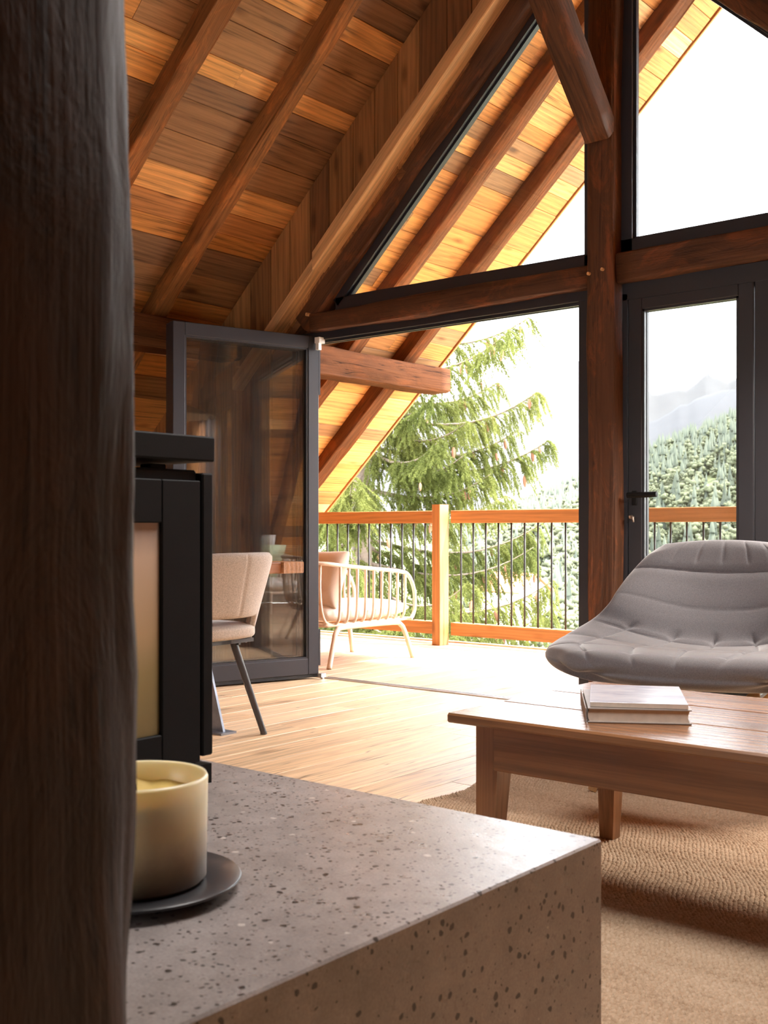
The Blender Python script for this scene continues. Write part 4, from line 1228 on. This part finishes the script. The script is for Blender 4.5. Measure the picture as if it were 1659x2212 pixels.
cushions(ocM, 'cream seat cushion on the tube chair beyond the open door', 'beige pillow leaning against the back of the tube chair')
oc2M = Matrix.Translation((-2.47, 5.72, 0))
copy_tree(och, oc2M, 'cream outdoor chair behind the closed glass door, hidden by the lounge chair')
cushions(oc2M, 'seat cushion of the outdoor chair behind the lounge chair', 'white pillow corner showing behind the lounge chair through the glass', 'pillow_white')
oc3M = Matrix.Translation((0.05, 5.55, 0)) @ Matrix.Rotation(R(80), 4, 'Z')
copy_tree(och, oc3M, 'outdoor chair on the right of the deck, seen only mirrored in the folded door')
cushions(oc3M, 'seat cushion mirrored in the folded glass door', None)
tag(soft_box('pillow', (0.46, 0.46, 0.16), (0.0, -0.22, 0.64), rxyz(x=66, z=10), M['pillow_white'], None, oc3M, p=4, corner=1.0), 'white pillow mirrored in the folded glass door', 'pillow')
tag(soft_box('pillow', (0.48, 0.40, 0.14), (0.02, -0.03, 0.575), rxyz(x=58, z=-8), M['pillow_green'], None, oc3M, p=4, corner=1.0), 'pale green pillow mirrored in the folded glass door', 'pillow')

# potted shrub by that chair (mirrored in the glass too)
pt = thing('potted_shrub', 'bushy potted shrub mirrored in the folded glass door above the pillows', 'plant', (-0.55, 6.55, 0))
MB().lathe([(0.0, 0.0), (0.11, 0.0), (0.15, 0.32), (0.16, 0.34), (0.14, 0.34), (0.135, 0.29), (0.0, 0.29)], 28, Matrix.Translation((-0.55, 6.55, 0))).build('pot', M['plaster'], pt, smooth=True)
lv = MB()
for k in range(420):
    a = rng.uniform(0, 6.28); b = rng.uniform(-0.3, 1.4); r_ = rng.uniform(0.08, 0.30)
    c = Vector((-0.55 + r_ * math.cos(a) * math.cos(b), 6.55 + r_ * math.sin(a) * math.cos(b), 0.62 + r_ * 1.2 * math.sin(b)))
    d = Vector((rng.uniform(-1, 1), rng.uniform(-1, 1), rng.uniform(-0.4, 1))).normalized() * 0.045
    s = d.cross(Vector((rng.uniform(-1, 1), rng.uniform(-1, 1), 0.3))).normalized() * 0.011
    lv.add([c, c + d * 0.5 + s, c + d, c + d * 0.5 - s], [(0, 1, 2, 3)])
tag(lv.build('leaves', M['leaves'], pt), kind='stuff')
MB().tube([(-0.55, 6.55, 0.28), (-0.55, 6.55, 0.6)], 0.012, 8).build('stem', M['bark'], pt)

# ------------------------------------------------------------------ outside: terrain, forest, mountains, haze
FW = np.array([-0.6387, 0.7694]); RT = np.array([0.7694, 0.6387])
def gxy(lat, d): return RT[0] * lat + FW[0] * d, RT[1] * lat + FW[1] * d
def ground_z(lat, d):
    lat = np.asarray(lat, float); d = np.asarray(d, float)
    base = -3.2 - 0.13 * np.clip(d - 12, 0, 190) - 0.02 * np.clip(d - 200, 0, 150)
    a = lat / np.maximum(d, 1)
    crest = np.clip((a - 0.085) * 0.40, -0.004, 0.2) * 760 - 2
    s = np.clip((d - 230) / 530, 0, 1); s = s * s * (3 - 2 * s)
    z = base * (1 - s) + crest * s
    fall = np.clip((d - 770) / 300, 0, 1)
    z = z - fall * 60
    z = z + 1.2 * np.sin(lat * 0.045 + d * 0.02) * np.clip(d / 120, 0, 1)
    return z
rows = np.concatenate([np.linspace(7.5, 60, 28), np.linspace(66, 1100, 70)])
cols = np.linspace(-0.75, 0.75, 70)
Dg, Ag = np.meshgrid(rows, cols, indexing='ij')
Lg = Ag * (Dg + 12)
Xg, Yg = gxy(Lg, Dg); Zg = ground_z(Lg, Dg)
near = np.clip((11 - Dg) / 3, 0, 1); Zg = Zg - 0.3 * near
V = np.stack([Xg, Yg, Zg], 2).reshape(-1, 3)
I = np.arange(V.shape[0]).reshape(Dg.shape)
Q = np.stack([I[:-1, :-1], I[:-1, 1:], I[1:, 1:], I[1:, :-1]], -1).reshape(-1, 4)
tag(link('ground', mesh_np('ground', V, Q, M['grass'], True)), kind='structure')


OCT = np.array([(1, 0, 0), (0, 1, 0), (-1, 0, 0), (0, -1, 0), (0, 0, 1), (0, 0, -1)], float)
OCF = np.array([(0, 1, 4), (1, 2, 4), (2, 3, 4), (3, 0, 4), (1, 0, 5), (2, 1, 5), (3, 2, 5), (0, 3, 5)])
def clumps(n, c, q, g):
    rot, _ = np.linalg.qr(g.normal(0, 1, (n, 3, 3)))
    v = np.einsum('ij,mjk->mik', OCT * g.uniform(0.75, 1.3, (6, 1)), rot) * q[:, None, None] + c[:, None, :]
    f = OCF[None] + (np.arange(n) * 6)[:, None, None]
    return v.reshape(-1, 3), f.reshape(-1, 3)


def blob(r, seed, n_lobes=13, per=60):
    """broadleaf crown: several rounded lobes, each a shell of small leaf clumps"""
    g = np.random.default_rng(seed); C_, Q_ = [], []
    for k in range(n_lobes):
        o = np.array([g.normal(0, .36) * r, g.normal(0, .36) * r, g.uniform(0.35, 1.5) * r]); R_ = g.uniform(.28, .52) * r
        d = g.normal(0, 1, (per, 3)); d /= np.linalg.norm(d, axis=1)[:, None]
        C_.append(o + d * R_ * g.uniform(0.8, 1.05, (per, 1))); Q_.append(g.uniform(0.045, 0.10, per) * r)
    v, f = clumps(n_lobes * per, np.concatenate(C_), np.concatenate(Q_), g)
    return mesh_np('crown', v, f, M['leaves'])


def conifer(h, r, seed, layers=6, n=11):
    V = []; F = []; rr = random.Random(seed)
    for k in range(layers):
        z0 = h * (0.06 + 0.86 * k / layers); z1 = min(h, z0 + h * 0.34)
        R0 = r * (1 - k / (layers + 0.3)) * rr.uniform(.85, 1.1)
        b = len(V)
        for j in range(n):
            a = 2 * math.pi * j / n + rr.uniform(-.2, .2); q = R0 * rr.uniform(.65, 1.15)
            V.append((q * math.cos(a), q * math.sin(a), z0 - 0.03 * h * rr.random()))
        V.append((0, 0, z1))
        F += [(b + j, b + (j + 1) % n, b + n) for j in range(n)]
    return mesh_np('crown', V, F, M['conifer'])


CROWN_B = [blob(3.4, s) for s in (1, 2, 3, 4)]
CROWN_C = [conifer(13, 2.5, s) for s in (1, 2)]
def tree_at(lat, d, kind, scale, label, group):
    x_, y_ = gxy(lat, d); z_ = float(ground_z(lat, d))
    me = rng.choice(CROWN_B if kind == 'b' else CROWN_C)
    o = link('broadleaf_tree' if kind == 'b' else 'conifer_tree', me, None,
             Matrix.Translation((x_, y_, z_ - 0.3)) @ Matrix.Rotation(rng.uniform(0, 6.28), 4, 'Z') @ Matrix.Diagonal((scale, scale, scale * rng.uniform(.9, 1.25), 1)))
    return tag(o, label, 'tree', group)
rng.seed(21)
PLACED = []
def free(lat, d, r):
    if any((lat - p) ** 2 + (d - q) ** 2 < (r + t) ** 2 for p, q, t in PLACED): return False
    PLACED.append((lat, d, r)); return True
# broadleaf trees in the valley below the railing
n = 0
while n < 74:
    d = rng.uniform(60, 240); a = rng.uniform(-0.05, 0.36)
    if rng.random() > (d / 240) ** 1.0: continue
    if d < 150 and 0.095 < a < 0.15: continue
    sc = rng.uniform(0.8, 1.35)
    top = float(ground_z(a * d, d)) + 6.5 * sc
    if d < 110 and top > 0.9 - 0.03 * d: continue
    if not free(a * d, d, 2.9 * sc): continue
    tree_at(a * d, d, 'b', sc, 'pale green broadleaf tree in the valley seen between the railing balusters', 'valley trees below the railing'); n += 1
n = 0
while n < 150:
    d = rng.uniform(300, 560); a = rng.uniform(0.15, 0.37)
    k = 'b' if rng.random() < 0.62 + (430 - d) / 500 else 'c'
    sc = rng.uniform(0.9, 1.5) if k == 'b' else rng.uniform(0.8, 1.25)
    if not free(a * d, d, (2.9 if k == 'b' else 2.0) * sc): continue
    tree_at(a * d, d, k, sc,
            'round broadleaf tree low on the wooded slope behind the glass door' if k == 'b' else 'dark pointed conifer on the wooded slope behind the glass door',
            'broadleaf trees on the slope' if k == 'b' else 'conifers on the slope'); n += 1
# the rest of the forest: too many to count
CV, CF, BV, BF = [], [], [], []
nf = np.random.default_rng(5)
OCT = np.array([(1, 0, 0), (0, 1, 0), (-1, 0, 0), (0, -1, 0), (0, 0, 1), (0, 0, -1)], float)
OCF = np.array([(0, 1, 4), (1, 2, 4), (2, 3, 4), (3, 0, 4), (1, 0, 5), (2, 1, 5), (3, 2, 5), (0, 3, 5)])
CLOUD_V, CLOUD_F = [], []
def add_forest(nn, dmin, dmax, amin, amax, pb):
    d = nf.uniform(dmin, dmax, nn); a = nf.uniform(amin, amax, nn)
    x_, y_ = gxy(a * d, d); z_ = ground_z(a * d, d); s_ = nf.uniform(0.7, 1.3, nn); kind = nf.random(nn) < pb
    for k in range(nn):
        if kind[k]:                                   # broadleaf crown: a cluster of leaf clumps
            m = 22; r = 3.3 * s_[k]
            dirs = nf.normal(0, 1, (m, 3)); dirs /= np.linalg.norm(dirs, axis=1)[:, None]
            c = dirs * nf.uniform(0.55, 1.0, (m, 1)) * np.array([r, r, r * 1.25]) + np.array([x_[k], y_[k], z_[k] + r * 1.5])
            q = r * nf.uniform(0.22, 0.46, m)
            rot = nf.normal(0, 1, (m, 3, 3)); rot, _ = np.linalg.qr(rot)
            v = np.einsum('ij,mjk->mik', OCT * nf.uniform(0.8, 1.25, (6, 1)), rot) * q[:, None, None] + c[:, None, :]
            f = OCF[None] + (np.arange(m) * 6)[:, None, None] + 6 * sum(len(t_) for t_ in CLOUD_V) // 6
            CLOUD_V.append(v.reshape(-1, 3)); CLOUD_F.append(f.reshape(-1, 3))
        else:
            h = 13 * s_[k]; r = 2.3 * s_[k]; n_ = 8
            for (q, t0, t1) in ((1.0, 0.05, 0.5), (0.72, 0.32, 0.78), (0.42, 0.6, 1.0)):
                b = len(CV)
                for j in range(n_):
                    an = 6.283 * j / n_ + q * 3; rr = r * q * nf.uniform(0.7, 1.2)
                    CV.append((x_[k] + rr * math.cos(an), y_[k] + rr * math.sin(an), z_[k] + h * t0))
                CV.append((x_[k], y_[k], z_[k] + h * t1))
                CF.extend([(b + j, b + (j + 1) % n_, b + n_) for j in range(n_)])
add_forest(2600, 540, 800, 0.06, 0.45, 0.3)
add_forest(1500, 240, 560, 0.05, 0.42, 0.8)
BV = np.concatenate(CLOUD_V); BF = np.concatenate(CLOUD_F)
fo = thing('forest', 'hazy mixed forest covering the upper slope of the valley', 'forest', (0, 0, 0)); fo['kind'] = 'stuff'
tag(link('conifers', mesh_np('conifers', CV, np.array(CF), M['conifer']), fo), kind='stuff')
tag(link('broadleaves', mesh_np('broadleaves', BV, BF, M['leaves']), fo), kind='stuff')


def mountain(name, prof, d0, d1, seed, label, mat='rock'):
    """ridge: list of (tangent lat/d, tangent elevation); rises from d0 at valley level to the crest at d1"""
    A_ = np.array([p[0] for p in prof]); E_ = np.array([p[1] for p in prof])
    na_, nb_ = 200, 60
    aa = np.linspace(A_[0], A_[-1], na_); tt = np.linspace(0, 1, nb_)
    V = np.zeros((nb_, na_, 3))
    for j, a in enumerate(aa):
        crest = np.interp(a, A_, E_) * d1
        crest += d1 * (0.006 * mnoise.noise((a * 16, seed, 0)) + 0.0035 * mnoise.noise((a * 55, seed, 1)) + 0.0015 * mnoise.noise((a * 140, seed, 2)))
        for i, t in enumerate(tt):
            d = d0 + (d1 - d0) * t
            z = -60 + (crest + 60) * (t ** 1.35)
            z += (1 - abs(2 * t - 1)) * d1 * 0.016 * (mnoise.noise((a * 14, t * 2.2, seed)) + 0.6 * mnoise.noise((a * 36, t * 6, seed)))
            x_, y_ = gxy(a * d, d); V[i, j] = (x_, y_, z)
    back = V[-1].copy(); back[:, 0] += FW[0] * 900; back[:, 1] += FW[1] * 900; back[:, 2] = -60
    V = np.concatenate([V, back[None]], 0)
    I = np.arange(V.shape[0] * na_).reshape(-1, na_)
    Q = np.stack([I[:-1, :-1], I[:-1, 1:], I[1:, 1:], I[1:, :-1]], -1).reshape(-1, 4)
    o = link(name, mesh_np(name, V.reshape(-1, 3), Q, M[mat], True))
    return tag(o, label, 'mountain', kind='structure')
px = lambda p: (p - 829.5) / 2390.0
el = lambda y: (1145 - y) / 2390.0
mountain('mountain', [(px(500), el(1100)), (px(900), el(960)), (px(1020), el(870)), (px(1090), el(900)), (px(1180), el(980)), (px(1320), el(960)), (px(1420), el(905)), (px(1500), el(868)), (px(1600), el(830)), (px(1900), el(700))], 1400, 3000, 3.0,
         'hazy grey-blue mountain flank above the wooded slope')
mountain('mountain', [(px(300), el(1000)), (px(1000), el(850)), (px(1130), el(815)), (px(1230), el(775)), (px(1330), el(800)), (px(1410), el(850)), (px(1480), el(840)), (px(1530), el(800)), (px(1570), el(825)), (px(1650), el(790)), (px(1900), el(720))], 3600, 6500, 9.0,
         'faint rocky mountain peak farthest away in the haze', 'far_rock')

# small white house with an orange roof edge down in the valley
hx, hy = gxy(0.118 * 118, 118); hz = 0.9 - (1325 - 1145) / 2390 * 118
hs = link('valley_house', None, None, Matrix.Translation((hx, hy, hz)) @ Matrix.Rotation(R(75), 4, 'Z'))
tag(hs, 'small white house with an orange roof edge down in the valley', 'house')
hM = world_m(hs)
mb = MB(); slab(mb, [(-2.2, -6), (2.2, -6), (2.2, 2.6), (0, 4.2), (-2.2, 2.6)], -3.0, 3.0)
mb.build('wall', M['house_wall'], hs, M=hM)
for s in (-1, 1):
    V, F = box_vf((0, -3.4, 0), (3.1, 3.4, 0.16))
    MB().add([Matrix.Translation((0, 0, 4.25)) @ Matrix.Rotation(R(36 if s > 0 else 144), 4, 'Y') @ Vector(v) for v in V], F).build('roof', M['tile'], hs, M=hM)
for y_ in (-1.4, 1.2):
    MB().box((2.19, y_ - 0.4, 0.6), (2.24, y_ + 0.4, 1.7)).build('window', M['frame'], hs, M=hM)

# ------------------------------------------------------------------ spruce beside the deck
TX, TY = gxy(-0.30, 14.2)
sp = thing('spruce', 'large light green spruce with hanging brown cones beyond the railing', 'tree', (TX, TY, float(ground_z(-0.3, 14.2))))
MB().tube([(TX, TY, -4.2), (TX + 0.02, TY, -1), (TX, TY + 0.02, 1.0), (TX, TY, 3.2), (TX, TY, 5.0)], [0.19, 0.165, 0.125, 0.07, 0.012], 12).build('trunk', M['bark'], sp, smooth=True)
r_ = np.random.default_rng(77)
rt3 = np.array([RT[0], RT[1], 0.0]); fw3 = np.array([FW[0], FW[1], 0.0])


def make_branch(zb, az, L, droop, up, seedv):
    """az: angle from camera-right towards the camera"""
    rr = np.random.default_rng(seedv)
    dirh = rt3 * math.cos(az) - fw3 * math.sin(az)
    side = np.array([-dirh[1], dirh[0], 0])
    n = 26
    t = np.linspace(0, 1, n)
    bend = rr.normal(0, 0.05)
    P = np.array([TX, TY, zb])[None] + dirh[None] * (L * t)[:, None] + side[None] * (bend * L * np.sin(t * 2.5))[:, None]
    P[:, 2] += -droop * L * np.sin(t * 2.0) + up * L * t ** 3
    br = MB().tube([tuple(p) for p in P[::2]] + [tuple(P[-1])], [0.030 * (1 - 0.85 * k / 13) for k in range(14)], 6).build('branch', M['bark'], sp, smooth=True)
    # twigs
    lines = []
    for k in range(int(95 * max(0.6, L / 2.0))):
        s = rr.uniform(0.10, 1.0); i = min(int(s * (n - 1)), n - 2); f = s * (n - 1) - i
        p = P[i] * (1 - f) + P[i + 1] * f
        sgn = rr.choice([-1, 1])
        ang = rr.uniform(0.5, 1.2)
        d0 = dirh * math.cos(ang) + side * sgn * math.sin(ang)
        ln = L * 0.30 * (1.15 - s) + 0.12; ln *= rr.uniform(0.6, 1.2)
        hang = rr.uniform(0.5, 1.5)
        m = 9; q = np.linspace(0, 1, m)
        tw = p[None] + d0[None] * (ln * (q - 0.35 * q * q))[:, None]
        tw[:, 2] -= hang * ln * 0.55 * q ** 1.6
        lines.append(tw)
        for _ in range(rr.integers(1, 4)):        # hanging twiglets
            j = rr.integers(2, m)
            ln2 = rr.uniform(0.10, 0.30)
            d1 = d0 * rr.uniform(0.1, 0.6) + side * rr.normal(0, 0.35); q2 = np.linspace(0, 1, 6)
            t2 = tw[j][None] + d1[None] * (ln2 * q2)[:, None]
            t2[:, 2] -= ln2 * (0.85 * q2)
            lines.append(t2)
    lines.append(P[n // 4:])
    TV = []
    tips = []
    wood = MB()
    for ln_ in lines:
        seg = np.diff(ln_, axis=0); sl = np.linalg.norm(seg, axis=1); tot = sl.sum()
        cnt = int(tot * 420) + 8
        s = rr.uniform(0, 1, cnt) * (len(ln_) - 1.001); i = s.astype(int); f = (s - i)[:, None]
        base = ln_[i] * (1 - f) + ln_[i + 1] * f
        dd = seg[i] / np.maximum(sl[i], 1e-6)[:, None]
        rnd = rr.normal(0, 1, (cnt, 3)); rnd -= dd * (rnd * dd).sum(1)[:, None]; rnd /= np.maximum(np.linalg.norm(rnd, axis=1), 1e-6)[:, None]
        ndir = dd * 0.65 + rnd * 0.75; ndir /= np.linalg.norm(ndir, axis=1)[:, None]
        nl = rr.uniform(0.022, 0.038, cnt)[:, None]
        w = np.cross(ndir, rr.normal(0, 1, (cnt, 3))); w /= np.maximum(np.linalg.norm(w, axis=1), 1e-6)[:, None]
        w *= 0.0040
        TV.append(np.stack([base - w, base + w, base + ndir * nl], 1))
        tips.append(ln_[-1])
    TV = np.concatenate(TV).reshape(-1, 3)
    bm_ = world_m(br)
    off = np.array(bm_.translation)
    me = mesh_np('needles', TV - off, np.arange(len(TV)).reshape(-1, 3), M['needles'])
    tag(link('needles', me, br, bm_), kind='stuff')
    return P, tips


specs = []
# branches reaching towards the right of the picture (height at trunk, tip lateral reach)
for (zt, reach) in ((3.95, 1.55), (3.45, 1.95), (3.05, 2.05), (2.72, 1.7), (2.42, 2.05), (2.0, 1.8), (1.85, 2.2), (1.45, 1.5), (1.2, 1.9), (0.8, 2.2), (0.5, 2.0), (0.1, 2.4), (-0.3, 2.2), (-0.7, 2.5), (-1.1, 2.4), (-1.6, 2.6)):
    specs.append((zt, r_.normal(0.1, 0.22), reach + 0.2, 0.13, 0.20))
for zt in np.linspace(3.9, -2.0, 44):
    specs.append((zt, r_.uniform(0.5, 5.6), 0.8 + (4.6 - zt) * 0.30, 0.22, 0.18))
alltips = []
for k, s in enumerate(specs):
    P, tips = make_branch(*s, 100 + k)
    if k < 16: alltips += [(P[-1 - r_.integers(0, 9)], 1) for _ in range(3)] + [(tips[j], 1) for j in r_.choice(len(tips), 2, replace=False)]
    elif k % 3 == 0: alltips += [(tips[r_.integers(0, len(tips))], 1)]
cone_me = mesh_np('cone', *lathe_vf([(0.0, 0.0), (0.010, -0.006), (0.019, -0.03), (0.021, -0.055), (0.018, -0.085), (0.010, -0.112), (0.0, -0.122)], 8), M['cone'], True)
for p, _ in alltips:
    k = 1.0 + r_.uniform(-0.2, 0.35)
    link('cone', cone_me, sp, Matrix.Translation((float(p[0]), float(p[1]), float(p[2]) - 0.01)) @ Matrix.Rotation(r_.normal(0, 0.15), 4, 'X') @ Matrix.Scale(k, 4))

# valley haze
hz_ = bpy.data.materials.new('valley_haze'); hz_.use_nodes = True
t = hz_.node_tree; t.nodes.remove(t.nodes['Principled BSDF'])
vs_ = t.nodes.new('ShaderNodeVolumeScatter'); vs_.inputs['Color'].default_value = (0.93, 0.95, 1.0, 1); vs_.inputs['Density'].default_value = HAZE; vs_.inputs['Anisotropy'].default_value = 0.2
t.links.new(vs_.outputs[0], t.nodes['Material Output'].inputs['Volume'])
c0 = [gxy(-3200, 90), gxy(5200, 90), gxy(5200, 8500), gxy(-3200, 8500)]
V = [(x_, y_, -120) for x_, y_ in c0] + [(x_, y_, 1500) for x_, y_ in c0]
F = [(0, 3, 2, 1), (4, 5, 6, 7), (0, 1, 5, 4), (1, 2, 6, 5), (2, 3, 7, 6), (3, 0, 4, 7)]
o = link('haze', mesh_np('haze', V, F, hz_)); tag(o, 'pale haze filling the valley in front of the mountains', 'haze', kind='stuff')
